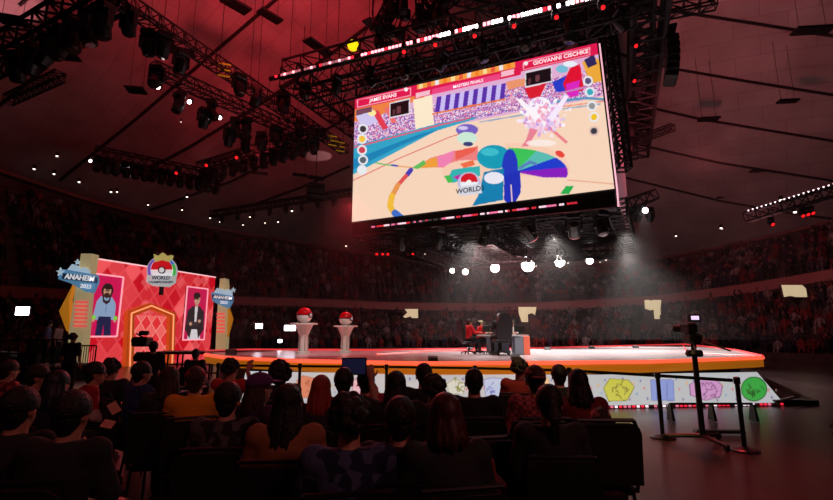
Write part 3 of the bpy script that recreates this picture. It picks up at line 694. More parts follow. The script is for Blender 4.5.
for i, (x, y) in enumerate(((150, 30), (182, 50), (257, 86), (284, 92), (240, 74), (300, 118), (130, 8), (165, 32))): fixture('dark', tp(x, y, 13.4), 'unlit moving-head light on the long diagonal truss at the upper left', 'unlit lights on the long truss', rz=i, s=1.5)
for i, (x, y) in enumerate(((178, 170), (208, 162), (238, 154))): fixture('red', tp(x, y - 3, 12.1), 'red lamp on the dark truss at the left of the display', 'red lamps left of the display', s=.75)
for i, x in enumerate(range(100, 222, 9)): fixture('dark' if i % 3 else 'darkb', tp(x, 156 + (x - 95) * .2, 12.1), 'unlit light on the low truss at the far left', 'unlit lights on the low left truss', rz=i * 1.1, s=1.35)
for i, x in enumerate(range(204, 320, 10)): fixture('dark', tp(x, 172 - (x - 200) * .3, 12.1), 'unlit moving-head light on the red-lamp truss', 'unlit lights on the red-lamp truss', rz=i * .9, s=1.3)
for i, (x, y) in enumerate(((92, 160), (118, 171), (130, 172), (138, 177))): fixture('white', tp(x, y - 2, 11.8), 'tiny white lamp hanging high above the red stage wall', 'tiny white lamps at the far left', s=.3 if i else .42)
for i in range(7): fixture('dark', tp(20 + i * 14, 52 - i * 8, 13.0), 'unlit moving-head light on the thick truss in the upper left corner', 'unlit lights on the corner truss', rz=i, s=1.8)
for i, x in enumerate(range(222, 350, 16)): fixture('dark', tp(x, 217 - (x - 212) * .16, 11.7), 'unlit moving-head light on the long thin truss left of the display', 'unlit lights on the long thin truss', rz=i, s=.9)
fixture('yellow', tp(354, 38, 15), 'yellow spotlight glowing above the truss ring', None, s=.95)  # patch of yellow beam light, built as a glowing disc
yel = mat('yellow_tape', (190, 160, 20), .6, emit=.25)  # yellow light caught on the trusses, built as glowing bars
for k, (x, y) in enumerate(((225, 69), (333, 140), (341, 146))):
    p = tp(x, y, 13.8); m = MB()
    for q in range(3): m.path([p + Vector((-.3, 0, .3 - q * .3)), p + Vector((.25, 0, .2 - q * .3))], .035)
    tag(m.build('yellow_strap', yel), ['coil of yellow straps in the middle of the long diagonal truss', 'yellow strap near the lower end of the long diagonal truss', 'yellow strap at the very end of the long diagonal truss'][k], 'strap')
# stacked motor frames at the top centre
for k, (x, y, z0) in enumerate(((388, 30, 15.2), (404, 4, 16), (430, 18, 15.4), (600, 0, 15))):
    p = tp(x, y, z0); r = empty('chain_hoist', p, ['dark bundle of chain motors over the lamp strip, leftmost of three', 'dark motor frame at the top centre, topmost', 'dark motor frame over the lamp strip, right of the topmost one', 'dark motor frame above the right end of the display'][k], 'hoist')
    m = MB()
    for q in range(9): MB().box(p + Vector((random.uniform(-.6, .6), random.uniform(-.5, .5), random.uniform(-.6, 1.2))), (.4, .35, .55), q, bev=.06).build('motor', blackp, r)
    for q in range(8):
        s0 = p + Vector((random.uniform(-.7, .7), random.uniform(-.6, .6), .6)); m.tube(s0, s0 + Vector((random.uniform(-.5, .5), 0, 2.2 + random.random())), .035, n=5); m.tube(s0, s0 + Vector((random.uniform(-1, 1), 0, -1.6)), .03, n=5)
    m.build('chain', black, r)
truss('steep truss leg running up from the lamp strip at the top centre', tp(452, 30, 14.4), tp(425, -8, 17), .5, r=.05, r2=.035)
truss('steep truss leg rising left of the motor frames', tp(378, 32, 14.4), tp(398, -8, 17), .5, r=.05, r2=.035)
truss('dark beam truss crossing the ceiling at the top centre', tp(428, 18, 16), tp(456, -6, 16), .4, r=.06, r2=.04)
truss('dark truss crossing above the lamp strip at the top', tp(455, -4, 16), tp(560, 18, 16), .5, r=.05, r2=.03)
truss('dark truss over the right end of the display', tp(570, 20, 14.6), tp(650, 8, 14.6), .5, r=.05, r2=.03)
# line arrays
def line_array(label, top, n, dx, rz=0, s=1.0):
    r = empty('line_array_speaker', top, label, 'speaker'); p = Vector(top); tilt = -.05
    MB().box(p + Vector((0, 0, .2)), (1.0 * s, .5 * s, .12), rz).build('rigging_frame', black, r)
    for i in range(n):
        M = Matrix.Rotation(rz, 3, 'Z') @ Matrix.Rotation(tilt, 3, 'X'); tilt += .05
        p = p + M @ Vector((0, 0, -.36 * s)); MB().box(p, (1.05 * s, .55 * s, .34 * s), M=M, bev=.05).build('speaker_cabinet', blackp, r)
    return r
line_array('tall curved black line array of speakers right of the display', tp(670, 36, 13.4), 6, 0, 1.2, .85)
line_array('black speaker cluster hanging left of the display', tp(316, 181, 11.2), 3, 0, .5, 1.0)
cable('hanging_cable', 'black cable holding the speaker cluster left of the display', tp(316, 180, 11.3), at_ceil(318, 128), .03)
# small flat black panels hung from the dome
def panel(x, y, z, w_, d, label, rz_=0.5):
    p = tp(x, y, z); r = empty('acoustic_baffle', p, label, 'panel', 'flat black panels hung under the dome'); MB().box(p, (w_, d, .12), rz_, bev=.02).build('board', black, r)
    h = MB()
    for s in (-1, 1):
        q = p + Vector((s * w_ * .35 * math.cos(rz_), s * w_ * .35 * math.sin(rz_), .05)); h.tube(q, (q.x, q.y, ceil_z(q.x, q.y)), .012, n=4)
    h.build('suspension_wire', black, r)
for x, y, z, w_, d, l, r_ in ((236, 5, 17, 1.3, .7, 'flat black panel at the top edge, left of the thin seam line', .9), (270, 16, 17, 1.2, .55, 'flat black panel right of the topmost one on the red ceiling', .9), (318, 47, 16, 1.6, .6, 'flat black panel just above the left end of the lamp strip', 1.0), (376, 28, 16, 1.5, .5, 'flat black panel right of the yellow spotlight', 1.0),
                        (62, 55, 14, 1.3, .8, 'flat black panel under the thick corner truss', .2), (136, 90, 14, .9, .7, 'flat black panel left of the first white lamp', .2), (183, 52, 14.6, 1.0, .6, 'flat black panel beneath the long diagonal truss', .3), (12, 20, 13, .9, .6, 'flat black panel in front of the bright ceiling spot', .3),
                        (813, 30, 15, 1.6, .6, 'flat black panel on the topmost seam at the upper right', -.1), (788, 101, 14, 1.0, .4, 'flat black panel on the open ceiling between two seams at the right', -.1), (709, 119, 14, 1.1, .5, 'flat black panel on the third seam at the right', -.1), (759, 171, 13, 1.1, .4, 'flat black panel on the fourth seam at the right', -.1),
                        (274, 155, 13, 1.5, .4, 'flat black panel just right of the red lamps', .4), (300, 175, 12.5, 1.0, .4, 'flat black panel left of the hanging speaker cluster', .4), (727, 198, 12, 1.6, .5, 'flat black panel beneath the lowest seam at the right', -.1), (250, 172, 12.4, 2.3, .3, 'long narrow black panel below the red lamps', .35)):
    panel(x, y, z, w_, d, l, r_)
# downlights in the dome edge
dl_e = mat('downlight_glow', (255, 236, 220), .4, emit=3.0); DLP = []
for i, (x, y, big) in enumerate(((34, 169, 1), (57, 156, 1), (54, 174, 1), (79, 182, 1), (111, 192, 1), (117, 192, .8), (148, 205, .8), (187, 197, 1.1), (182, 210, .9), (210, 218, .8), (250, 217, .9), (292, 211, 1.2), (220, 222, .9), (243, 225, .8), (265, 223, .8), (278, 222, 1), (358, 230, 1), (346, 246, 1), (425, 254, .7), (536, 266, .8), (568, 263, .8), (606, 260, 1), (676, 236, 1), (721, 228, 1.1), (781, 200, 1.3), (795, 212, 1.5), (722, 229, .5), (181, 122, .5), (240, 130, .4), (600, 262, .6))):
    p = at_ceil(x, y, .25); r = empty('downlight', p, 'tiny round downlight glowing at the dark foot of the dome', 'ceiling light', 'downlights at the foot of the dome')
    k = (p - Vector((0, 0, CZ))).length / 560 * big
    MB().lathe([(k * 1.3, 0.02), (k * 1.3, .3)], p, 10).build('housing', black, r); MB().ell(p, (k, k, k * .8), 8, 6).build('glass', dl_e, r)
# dotted light truss at the far right
ra, rb = at_Y(745, 218, 25), at_Y(850, 186, 22); truss('far truss at the right edge with a dotted line of small lamps', ra, rb, .5, r=.045, r2=.03)
for i in range(22):
    o = MB().box(ra.lerp(rb, i / 22) + Vector((0, -.36, .32)), (.1, .05, .07)).build('marker_lamp', mat('marker_white', (230, 210, 215), .5, emit=3)); tag(o, 'tiny lamp in the dotted row on the far right truss', 'lamp', 'dotted row of lamps on the far right truss')
for i, x in enumerate((800, 805, 810, 842, 770)): fixture('red', at_Y(x, 217 - (x - 770) * .28, 23.5), 'red lamp under the dotted truss at the far right', 'red lamps under the dotted truss', s=.7)
# hanging wires over the red ceiling
for i, (x, y0, y1, z) in enumerate(((159, 70, 10, 13.6), (220, 60, 0, 14), (250, 84, 20, 14), (258, 86, 30, 14), (288, 96, 10, 14), (343, 150, 90, 14), (300, 130, 50, 13.4), (338, 42, -5, 15), (385, 24, -5, 16), (700, 10, -20, 15))):
    p = tp(x, y0, z); cable('hanging_cable', 'thin black suspension wire between a truss and the red ceiling', p, (p.x, p.y, ceil_z(p.x, p.y)), .016, 'suspension wires')
# real beams painting the two bright patches on the ceiling and the haze cone lamps
q = at_ceil(10, 4); add_light('pink_gobo_spot', 'SPOT', q + Vector((3.2, .5, -4.2)), 1500, (1, .3, .34), q, .05, 34, .7)
q = at_ceil(320, 156); add_light('pink_gobo_spot', 'SPOT', q + Vector((4.5, -.5, -2.2)), 800, (1, .42, .42), q, .05, 15, .4)

# ================================================================== STAGE
DZ = 1.0
near_px = [(763, 357), (650, 360.8), (540, 362), (416, 362.5), (300, 360), (225, 357), (205, 354)]
far_px = [(205, 351.5), (250, 350), (376, 350.5), (450, 349.5), (540, 348.5), (685, 344.5), (735, 350.5)]
NP = [at_z(x, y, DZ) for x, y in near_px]; FP = [at_z(x, y, DZ) for x, y in far_px]
ctr = Vector((2, 17, 0))
def inset(p, k): d = (ctr - p); d.z = 0; return p + d.normalized() * k
stage = empty('stage', (2, 15, 0), 'big raised stage with a glossy pale top, amber edge and white illustrated skirt', 'stage')
deckm = mat('glossy_stage_top', (214, 200, 204), 0.22, noise=(.7, .06))
MB().prism([(p.x, p.y) for p in NP + FP], DZ - .06, DZ).build('stage_top', deckm, stage)
fa = MB()
for a, b_ in zip(NP[:-1], NP[1:]):
    fa.add([a + Vector((0, 0, -.02)), b_ + Vector((0, 0, -.02)), b_ + Vector((0, 0, -.27)), a + Vector((0, 0, -.27)), inset(a, .3) - Vector((0, 0, .31)), inset(b_, .3) - Vector((0, 0, .31))], [(0, 1, 2, 3), (3, 2, 5, 4)])
fa.build('amber_fascia', mat('amber_fascia_led', (226, 132, 26), .5, emit=.3), stage)  # faint glow put into the amber colour to brighten the band
glow = mat('edge_light_red', (255, 92, 62), .4, emit=1.25, samp='FRONT'); glow2 = mat('edge_light_far', (226, 62, 66), .4, emit=.75, samp='FRONT')
e = MB().path([p + Vector((0, 0, -.02)) for p in NP], .05, 6).build('edge_light_strip', glow, stage)
MB().path([p + Vector((0, 0, .03)) for p in FP + [NP[0]]], .035, 6).build('rear_edge_light_strip', glow2, stage)
MB().path([at_z(x, y, DZ + .01) for x, y in ((376, 354.5), (436, 351.2), (520, 350))], .03, 4).build('inlaid_light_line', glow2, stage)
MB().path([at_z(x, y, DZ + .01) for x, y in ((683, 345), (688, 353), (756, 356))], .03, 4).build('inlaid_light_line', glow2, stage)
# dark body under the top
inner = [inset(p, .6) for p in NP + FP]
MB().prism([(p.x, p.y) for p in inner], 0.0, DZ - .07).build('stage_body', black, stage)
# illustrated skirt (back-lit fabric)
TP = [at_z(246, 371, .7), at_z(416, 374.3, .7), at_z(600, 374.6, .7), at_z(757, 372, .7)]
BP = [at_z(238, 402, .06), at_z(416, 405, .06), at_z(600, 405.5, .06), at_z(783, 402.5, .06)]
sk = Canvas(Vector((0, 0, 0)), Vector((1, 0, 0)), Vector((0, 0, 1)), 3, 1, 900, 54)
def pl(P, t):
    t = np.clip(t, 0, 2.99999); i = t.astype(int); f_ = (t - i)[:, None]; A = np.array([list(p) for p in P]); return A[i] * (1 - f_) + A[i + 1] * f_
t_ = sk.uv[:, 0]; v_ = sk.uv[:, 1:2]; sk.W = pl(BP, t_) * (1 - v_) + pl(TP, t_) * v_; sk.P = proj(sk.W)
sk.fill(np.ones(len(sk.P), bool), (186, 190, 194))
for i in range(150):
    x = 250 + i * 3.55; y = 379 + (i * 7 % 5) * 4.6 + (i % 3); c = ((70, 90, 170), (220, 90, 90), (110, 80, 150), (230, 170, 60), (90, 150, 190))[i % 5]
    sk.line([(x - 1, y), (x + 1, y)], .8, c, .8); sk.line([(x, y - 1.3), (x, y + 1.3)], .8, c, .8)
def emblem(poly, fillc, inkc, lines):
    sk.poly([(x + (x - sum(p[0] for p in poly) / len(poly)) * .06, y + (y - 388) * .06) for x, y in poly], inkc); sk.poly(poly, fillc)
    for l in lines: sk.line(l, .9, inkc)
def scrib(cx, cy, r, n, seed):
    q = random.Random(seed); out = []
    for _ in range(n):
        a = q.random() * 6.3; p0 = (cx + r * math.cos(a) * q.random(), cy + r * .6 * math.sin(a)); p1 = (p0[0] + q.uniform(-r, r) * .6, p0[1] + q.uniform(-r, r) * .5); out.append([p0, ((p0[0] + p1[0]) / 2 + q.uniform(-2, 2), (p0[1] + p1[1]) / 2 - 2), p1])
    return out
emblem([(604, 388), (610, 379), (628, 380), (634, 387), (627, 400), (609, 401)], (200, 198, 70), (128, 126, 40), scrib(619, 390, 10, 12, 1))
emblem([(651, 380), (673, 380), (674, 400), (652, 400)], (130, 152, 214), (92, 108, 180), [[(657, 382), (657, 399)], [(667, 382), (667, 399)]])
emblem([(690, 385), (698, 379), (716, 380), (722, 386), (720, 396), (706, 400), (691, 395)], (206, 150, 200), (128, 76, 130), scrib(706, 390, 12, 12, 3))
sk.ell(754, 389, 13.2, 12.4, (20, 104, 40)); sk.ell(754, 389, 12.2, 11.2, (44, 166, 66))
for l in scrib(754, 389, 9, 14, 4): sk.line(l, .9, (14, 84, 30))
emblem([(297, 381), (303, 376), (317, 379), (318, 396), (300, 398)], (214, 130, 100), (180, 100, 70), scrib(307, 388, 8, 8, 6))
emblem([(447, 384), (455, 379), (465, 384), (463, 394), (449, 393)], (206, 210, 200), (120, 130, 60), scrib(458, 386, 9, 9, 7))
emblem([(484, 380), (492, 378), (503, 379), (504, 396), (486, 397)], (180, 196, 226), (90, 110, 190), scrib(494, 388, 8, 8, 8))
emblem([(536, 380), (548, 378), (552, 395), (538, 398)], (236, 190, 150), (190, 120, 80), scrib(544, 388, 7, 7, 9))
emblem([(352, 380), (366, 379), (370, 396), (354, 398)], (226, 180, 190), (180, 90, 110), scrib(361, 388, 7, 7, 10))
sk.build('illustrated_skirt', attr_mat('backlit_skirt', .88, 'FRONT', .3), stage)
# lamp strip at the foot of the skirt and dark foot
mb = MB()
ft = MB(); 
for a, b_ in zip(BP[:-1], BP[1:]):
    a2, b2 = Vector((a.x, a.y, 0)), Vector((b_.x, b_.y, 0)); n = Vector((0, -.06, 0)); ft.add([a2 + n, b2 + n, b_ + n, a + n, a2 + Vector((0, .3, 0)), b2 + Vector((0, .3, 0)), b_ + Vector((0, .3, 0)), a + Vector((0, .3, 0))], [(0, 1, 2, 3), (3, 2, 6, 7), (4, 7, 6, 5), (0, 3, 7, 4), (1, 5, 6, 2)])
ft.build('skirt_foot', black, stage)
cellm = [mat('foot_lamp_white', (255, 230, 240), .5, emit=1.1), mat('foot_lamp_red', (255, 40, 70), .5, emit=.9), mat('foot_lamp_pink', (240, 120, 150), .5, emit=.8), mat('foot_lamp_off', (60, 20, 26), .5, emit=.3)]
for i in range(130):
    t = 3 * i / 130; p = Vector(pl(BP, np.array([t]))[0]) + Vector((0, -.085, -.02))
    k = random.choice([0, 1, 1, 2, 3]); cb_ = MB().box(p, (.055, .03, .045)).build('foot_lamp', cellm[k], stage)
    if i >= 95: cb_['kind'] = 'x'; del cb_['kind']
# bright support frame at the right end of the stage
wp = at_z(792, 396, .2)
r = empty('stage_outrigger', (wp.x, wp.y, 0), 'pale metal outrigger frame at the right foot of the stage', 'frame')
MB().path([at_z(776, 390, .35), at_z(800, 396, .2), at_z(782, 400, .12)], .03).build('tube_frame', mat('pale_metal', (180, 160, 165), .4, .6), r)
MB().box((wp.x, wp.y, .06), (1.0, .3, .12)).build('foot', black, r)

# walkway platform in front of the stage wall
wa = at_z(146, 352, DZ); wb = at_z(246, 353.5, DZ)
r = empty('walkway_platform', ((wa.x + wb.x) / 2, wa.y, 0), 'low black walkway platform between the red wall and the stage', 'platform')
MB().box(((wa.x + wb.x) / 2, wa.y + .8, DZ - .04), (wb.x - wa.x, 1.8, .08)).build('platform_deck', mat('platform_black', (32, 24, 26), .4), r)
m = MB()
for i in range(8):
    x = wa.x + (wb.x - wa.x) * i / 7; m.tube((x, wa.y, 0), (x, wa.y, DZ - .08), .035, n=6); m.tube((x, wa.y + 1.6, 0), (x, wa.y + 1.6, DZ - .08), .035, n=6)
m.build('platform_legs', trussm, r); m = MB()
for z in (.25, .55): m.tube((wa.x, wa.y, z), (wb.x, wa.y, z), .03)
m.build('cross_pipe', mat('worn_pipe', (120, 96, 100), .4, .6), r)
MB().tube((wa.x, wa.y - .02, DZ - .01), (wb.x, wa.y - .02, DZ - .01), .025).build('edge_trim', mat('pale_edge', (170, 150, 150), .4), r)

# pedestals and red-white balls
pedm = mat('pedestal_white', (226, 214, 208), .4)
ballred = mat('gloss_red', (206, 12, 24), .12); ballw = mat('gloss_white', (236, 232, 230), .15); band_m = mat('ball_black', (20, 18, 20), .3)
for k, (x, yb, Y, s) in enumerate(((303, 353, 15.6, 1.0), (345, 352, 16.4, .93))):
    c = at_z(x, yb, DZ); h = 1.02 * s
    r = empty('pedestal', c, ['white flared pedestal with a round top, the left of the pair on the stage', 'white flared pedestal with a round top, the right of the pair on the stage'][k], 'pedestal')
    MB().lathe([(.26 * s, 0), (.26 * s, .05), (.2 * s, .06)], c, 28).build('base', pedm, r)
    MB().lathe([(.16 * s, .06), (.15 * s, h * .45), (.17 * s, h * .62), (.32 * s, h * .93), (.33 * s, h * .95)], c, 12).build('flared_column', pedm, r)
    m = MB()
    for q in range(6):
        a = q * math.pi / 3; m.box(c + Vector((.17 * s * math.cos(a), .17 * s * math.sin(a), h * .33)), (.02, .02, h * .5), a)
    m.build('ribs', mat('ped_rib', (150, 130, 130), .4), r)
    MB().lathe([(.44 * s, h * .95), (.48 * s, h * .96), (.48 * s, h), (.44 * s, h + .01)], c, 36).build('top_disc', pedm, r)
    R_ = .275 * s; bc = c + Vector((0, 0, h + .01 + R_ * .985))
    b_ = empty('red_and_white_ball', bc - Vector((0, 0, R_)), ['glossy ball, red above and white below, on the left pedestal', 'glossy ball, red above and white below, on the right pedestal'][k], 'ball')
    MB().ell(bc, R_, 32, 12, z0=.06, z1=1).build('upper_half', ballred, b_, True); MB().ell(bc, R_, 32, 12, z0=-1, z1=-.06).build('lower_half', ballw, b_, True)
    MB().ell(bc, R_ * .985, 32, 3, z0=-.07, z1=.07).build('band', band_m, b_, True)
    d = Vector((.55, -.83, 0.0)).normalized(); d = Vector((.86, -.5, -.02)); q = d.to_track_quat('Z', 'Y').to_matrix(); 
    m = MB(); t = MB().lathe([(.09 * s, -.02), (.09 * s, .012), (.075 * s, .018)], n=20); m.add([q @ Vector(v) + bc + d * R_ * .985 for v in t.v], t.f); m.build('button_ring', band_m, b_)
    m = MB(); t = MB().lathe([(.055 * s, 0), (.055 * s, .03), (.04 * s, .035)], n=20); m.add([q @ Vector(v) + bc + d * R_ * .985 for v in t.v], t.f); m.build('button', ballw, b_)

# ================================================================== RED STAGE WALL
W0 = Vector((-15.73, 23.16, 0)); W1 = Vector((-13.35, 31.0, 0)); W0 = W0 - (W1 - W0).normalized() * .6
def ztop(P, y): 
    a, b_ = 0, 12
    for _ in range(40):
        m_ = (a + b_) / 2
        if proj((P.x, P.y, m_))[1] > y: a = m_
        else: b_ = m_
    return a
H0, H1 = ztop(W0, 258), ztop(W1, 277.5)
WU = (W1 - W0); WW = WU.length; WU.normalize(); WN = Vector((WU.y, -WU.x, 0)); Vz = Vector((0, 0, 1))
WH = (H0 + H1) / 2
wall = empty('display_wall', W0.lerp(W1, .5), 'tall glowing red wall with a lighter diamond pattern, standing left of the stage', 'display wall')
cw = Canvas(W0 + WN * .02, WU, Vz, WW, 1.0, 330, 190)
hh = H0 + (H1 - H0) * cw.uv[:, :1] / WW; cw.W = np.array(W0 + WN * .02)[None] + cw.uv[:, :1] * np.array(WU)[None] + cw.uv[:, 1:] * hh * np.array([0, 0, 1.0])[None]
uu = cw.uv[:, 0]; vv = (cw.uv[:, 1:] * hh)[:, 0]; cw.P = np.stack([uu, vv], -1)
cw.fill(np.ones(len(uu), bool), (206, 26, 40))
du, dv = 1.0, 1.25
A_ = (uu / du + vv / dv) ; B_ = (uu / du - vv / dv); ia, ib = np.floor(A_).astype(int), np.floor(B_).astype(int); fa_, fb_ = A_ - ia, B_ - ib
rt = rng.random((64, 64)); tone = rt[ia % 64, ib % 64]
base_c = np.array([lin((216, 30, 44)), lin((232, 58, 64)), lin((236, 92, 92))])
cw.c = lin((200, 8, 30)) + (lin((242, 84, 88)) - lin((200, 8, 30))) * ((tone[:, None] > .4) * .22 + (tone[:, None] > .62) * .28 + (tone[:, None] > .86) * .5)
edge = (np.minimum(np.minimum(fa_, 1 - fa_), np.minimum(fb_, 1 - fb_)) < .07); cw.fill(edge, (240, 84, 92), .4)
for k in range(22):
    cx_, cy_ = rng.random() * WW, rng.random() * WH; mm = (np.abs(uu - cx_) / .4 + np.abs(vv - cy_) / .45) < 1; cw.fill(mm, (246, 120, 120), .32)
cw.build('led_picture', attr_mat('led_wall', .95), wall)
MB().slab([(0, 0), (WW, 0), (WW, H1), (0, H0)], W0, WU, Vz, WN, -.5, 0).build('wall_frame', black, wall)
MB().slab([(0, H0 - .02), (WW, H1 - .02), (WW, H1 + .05), (0, H0 + .05)], W0, WU, Vz, WN, -.05, .06).build('top_light_edge', mat('top_edge_light', (255, 200, 205), .5, emit=.9), wall)
def on_wall(px, py, off=.0):
    r_ = Vector(ray(px, py)); o = Vector((0, 0, CZ)); P = W0 + WN * off; t = (P - o).dot(WN) / r_.dot(WN); q = o + r_ * t; d = q - P; return (d.dot(WU), q.z)
# doorway arch
ARC = [(126, 366), (128.5, 311), (151, 303), (176, 313), (175, 356)]
ARI = [(134, 366), (134.5, 316), (152, 309), (170, 317), (169.5, 356)]
ao = [on_wall(*p, .3) for p in ARC]; ai = [on_wall(*p, .3) for p in ARI]; ao[0] = (ao[0][0], .0); ai[0] = (ai[0][0], 0); ao[-1] = (ao[-1][0], 0); ai[-1] = (ai[-1][0], 0)
arch = empty('portal_arch', W0 + WU * ao[2][0], 'amber five-sided doorway arch in the middle of the red wall', 'arch')
am = MB()
for i in range(4):
    q = [ao[i], ao[i + 1], ai[i + 1], ai[i]]; am.slab(q, W0, WU, Vz, WN, .02, .3)
am.build('arch_frame', mat('arch_amber', (216, 92, 30), .45, emit=.42), arch)
for off, inner_k, c in ((.56, .25, (255, 170, 120)),):
    l = MB(); pts = [W0 + WU * (a[0] * .55 + b_[0] * .45) + Vz * (a[1] * .55 + b_[1] * .45) + WN * .33 for a, b_ in zip(ao, ai)]; l.path(pts, .035, 5); l.build('light_line', mat('arch_line', c, .4, emit=1.0), arch)
dc = Canvas(W0, WU, Vz, 1, 1, 60, 90); u0, u1 = ai[0][0], ai[-1][0]; zc = ai[2][1]
dc = Canvas(W0 + WU * u0 + WN * .05, WU, Vz, u1 - u0, zc - .35, 90, 120); U2, V2 = dc.P[:, 0], dc.P[:, 1]
dc.fill(np.ones(len(U2), bool), (226, 50, 56)); A_ = U2 / .7 + V2 / .9; B_ = U2 / .7 - V2 / .9; ia, ib = np.floor(A_).astype(int), np.floor(B_).astype(int)
dc.fill((ia + ib) % 2 == 0, (240, 100, 96)); dc.fill((np.minimum(A_ - ia, B_ - ib) < .1), (248, 150, 140), .8)
dc.build('inner_panel', attr_mat('led_door', .95, 'NONE'), arch)

def facing(px_pts, Y):                # outline given in the picture, standing upright at distance Y
    return [(lambda p: (p.x, p.z))(at_Y(x, y, Y)) for x, y in px_pts]
def cut(px_pts, Y, t0, t1, name, m, parent, mi=0):
    return MB().slab(facing(px_pts, Y - t1), Vector((0, Y, 0)), Vector((1, 0, 0)), Vz, Vector((0, -1, 0)), t0, t1).build(name, m, parent)
# player posters hung on the wall
def poster(px, label, paint):
    P = [on_wall(*p, .14) for p in px]; u0 = (P[0][0] + P[3][0]) / 2; u1 = (P[1][0] + P[2][0]) / 2; z1 = (P[0][1] + P[1][1]) / 2; z0 = (P[2][1] + P[3][1]) / 2
    O = W0 + WU * u0 + WN * .12 + Vz * z0; r_ = empty('portrait_screen', O + WU * (u1 - u0) / 2, label, 'screen')
    c = Canvas(O, WU, Vz, u1 - u0, z1 - z0, 90, 170); c.P = np.stack([c.uv[:, 0] / (u1 - u0), 1 - c.uv[:, 1] / (z1 - z0)], -1); paint(c); c.build('portrait_picture', attr_mat('led_portrait_' + str(len(label)), .85, 'NONE'), r_)
    f_ = MB(); q = [O, O + WU * (u1 - u0), O + WU * (u1 - u0) + Vz * (z1 - z0), O + Vz * (z1 - z0)]
    for i in range(4): f_.tube(q[i] + WN * .01, q[(i + 1) % 4] + WN * .01, .045, n=5)
    f_.build('frame', mat('frame_light', (255, 170, 185), .5, emit=.9), r_)
    MB().slab([(0, 0), (u1 - u0, 0), (u1 - u0, z1 - z0), (0, z1 - z0)], O, WU, Vz, WN, -.1, -.01).build('backing', black, r_)
def paint1(c):
    a = np.ones(len(c.P), bool); c.fill(a, (214, 16, 84)); c.poly([(.25, 1), (.28, .62), (.72, .62), (.78, 1), (.54, 1), (.5, .8), (.46, 1)], (34, 34, 72))
    c.poly([(.18, .44), (.3, .35), (.68, .35), (.84, .46), (.86, .74), (.72, .72), (.72, .68), (.3, .68), (.28, .74), (.1, .72)], (140, 164, 196)); c.line([(.5, .38), (.52, .6)], .03, (110, 134, 170))
    c.ell(.5, .25, .2, .12, (40, 22, 20)); c.ell(.5, .27, .13, .1, (206, 150, 120)); c.ell(.5, .33, .1, .045, (60, 34, 28)); c.ell(.5, .19, .14, .05, (40, 22, 20)); c.fill((c.ellm(.5, .255, .09, .012) < 1), (40, 24, 22)); c.line([(.36, .3), (.4, .42), (.5, .45)], .05, (50, 28, 30)); c.line([(.64, .3), (.6, .42), (.52, .45)], .05, (50, 28, 30))
    c.ell(.14, .7, .07, .035, (130, 220, 50)); c.ell(.88, .7, .07, .035, (130, 220, 50)); c.ell(.14, .745, .05, .025, (206, 150, 120)); c.ell(.87, .745, .05, .025, (206, 150, 120))
def paint2(c):
    a = np.ones(len(c.P), bool); c.fill(a, (206, 20, 80)); c.poly([(.2, 1), (.25, .6), (.75, .6), (.8, 1)], (220, 214, 220)); c.poly([(.12, .45), (.34, .36), (.68, .36), (.9, .46), (.94, .8), (.7, .98), (.62, .8), (.36, .8), (.3, .98), (.06, .8)], (40, 34, 40))
    c.poly([(.44, .36), (.58, .36), (.56, .66), (.47, .66)], (220, 210, 214)); c.line([(.16, .66), (.5, .72), (.84, .62)], .09, (52, 44, 50)); c.ell(.3, .7, .07, .03, (200, 150, 125)); c.ell(.7, .64, .07, .03, (200, 150, 125))
    c.ell(.52, .22, .14, .11, (206, 156, 130)); c.ell(.5, .15, .16, .06, (36, 22, 20)); c.ell(.4, .18, .05, .06, (36, 22, 20)); c.fill((c.ellm(.53, .22, .1, .011) < 1), (50, 30, 28)); c.fill((c.ellm(.53, .275, .05, .008) < 1), (150, 80, 76)); c.poly([(.46, .3), (.58, .3), (.58, .37), (.46, .37)], (196, 146, 120))
poster([(93.5, 274), (123, 276.6), (117.6, 337), (88.5, 336)], 'tall lit portrait on the red wall, person in a grey-blue shirt and headphones', paint1)
poster([(186.8, 286), (208.2, 289.5), (204, 340), (183.7, 339.5)], 'tall lit portrait on the red wall, person in a dark jacket with folded arms', paint2)

# side pylons with the place-name signs
stripe = mat('pylon_stripe_red', (236, 70, 78), .5, emit=.8); ylw = mat('amber_wing', (216, 136, 34), .5, emit=.42)
blue1 = mat('sign_blue', (96, 150, 190), .5, emit=.5); blue2 = mat('sign_pale_blue', (186, 212, 228), .5, emit=.55); signw = mat('sign_white', (240, 240, 244), .5, emit=.7); navy = mat('sign_navy', (40, 60, 96), .5, emit=.3)
def sgn_text(s, x, y, Y, size, m, parent, rot=0.0, sx=1.0):
    U = Vector((math.cos(rot), 0, math.sin(rot))); V = Vector((-math.sin(rot), 0, math.cos(rot))); return text_obj(s, size, m, parent, at_Y(x, y, Y), U, V, Vector((0, -1, 0)), .02, 'lettering', .01, sx)
Y1 = 22.3
r1 = empty('stage_pylon', at_Y(75, 360, Y1) * 1.0, 'cream pylon with an orange wing at the left end of the red wall', 'pylon'); r1.location.z = 0
base1 = cut([(81, 253.5), (92, 253.5), (87.5, 284), (83.5, 330), (80, 371), (66, 371), (69, 331), (75.6, 287)], Y1, 0, .5, 'pylon_body', cream, r1)
cut([(73, 284), (69, 300), (70, 334), (66, 330), (59, 311)], Y1, .1, .35, 'wing', ylw, r1)
for i in range(7): cut([(75 - i * .3, 301 + i * 4), (88 - i * .3, 301.4 + i * 4), (87.7 - i * .3, 303 + i * 4), (74.7 - i * .3, 302.6 + i * 4)], Y1 - .5, 0, .06, 'stripe', stripe, r1)
sg = empty('event_sign', at_Y(78, 292, Y1 - .6), 'blue heart-topped sign reading ANAHEIM 2023 at the left of the red wall', 'sign')
cut([(60, 269), (70, 270), (97, 275), (98, 282), (93, 293), (86, 292), (70, 283), (58, 279)], Y1 - .7, 0, .12, 'sign_board', blue1, sg)
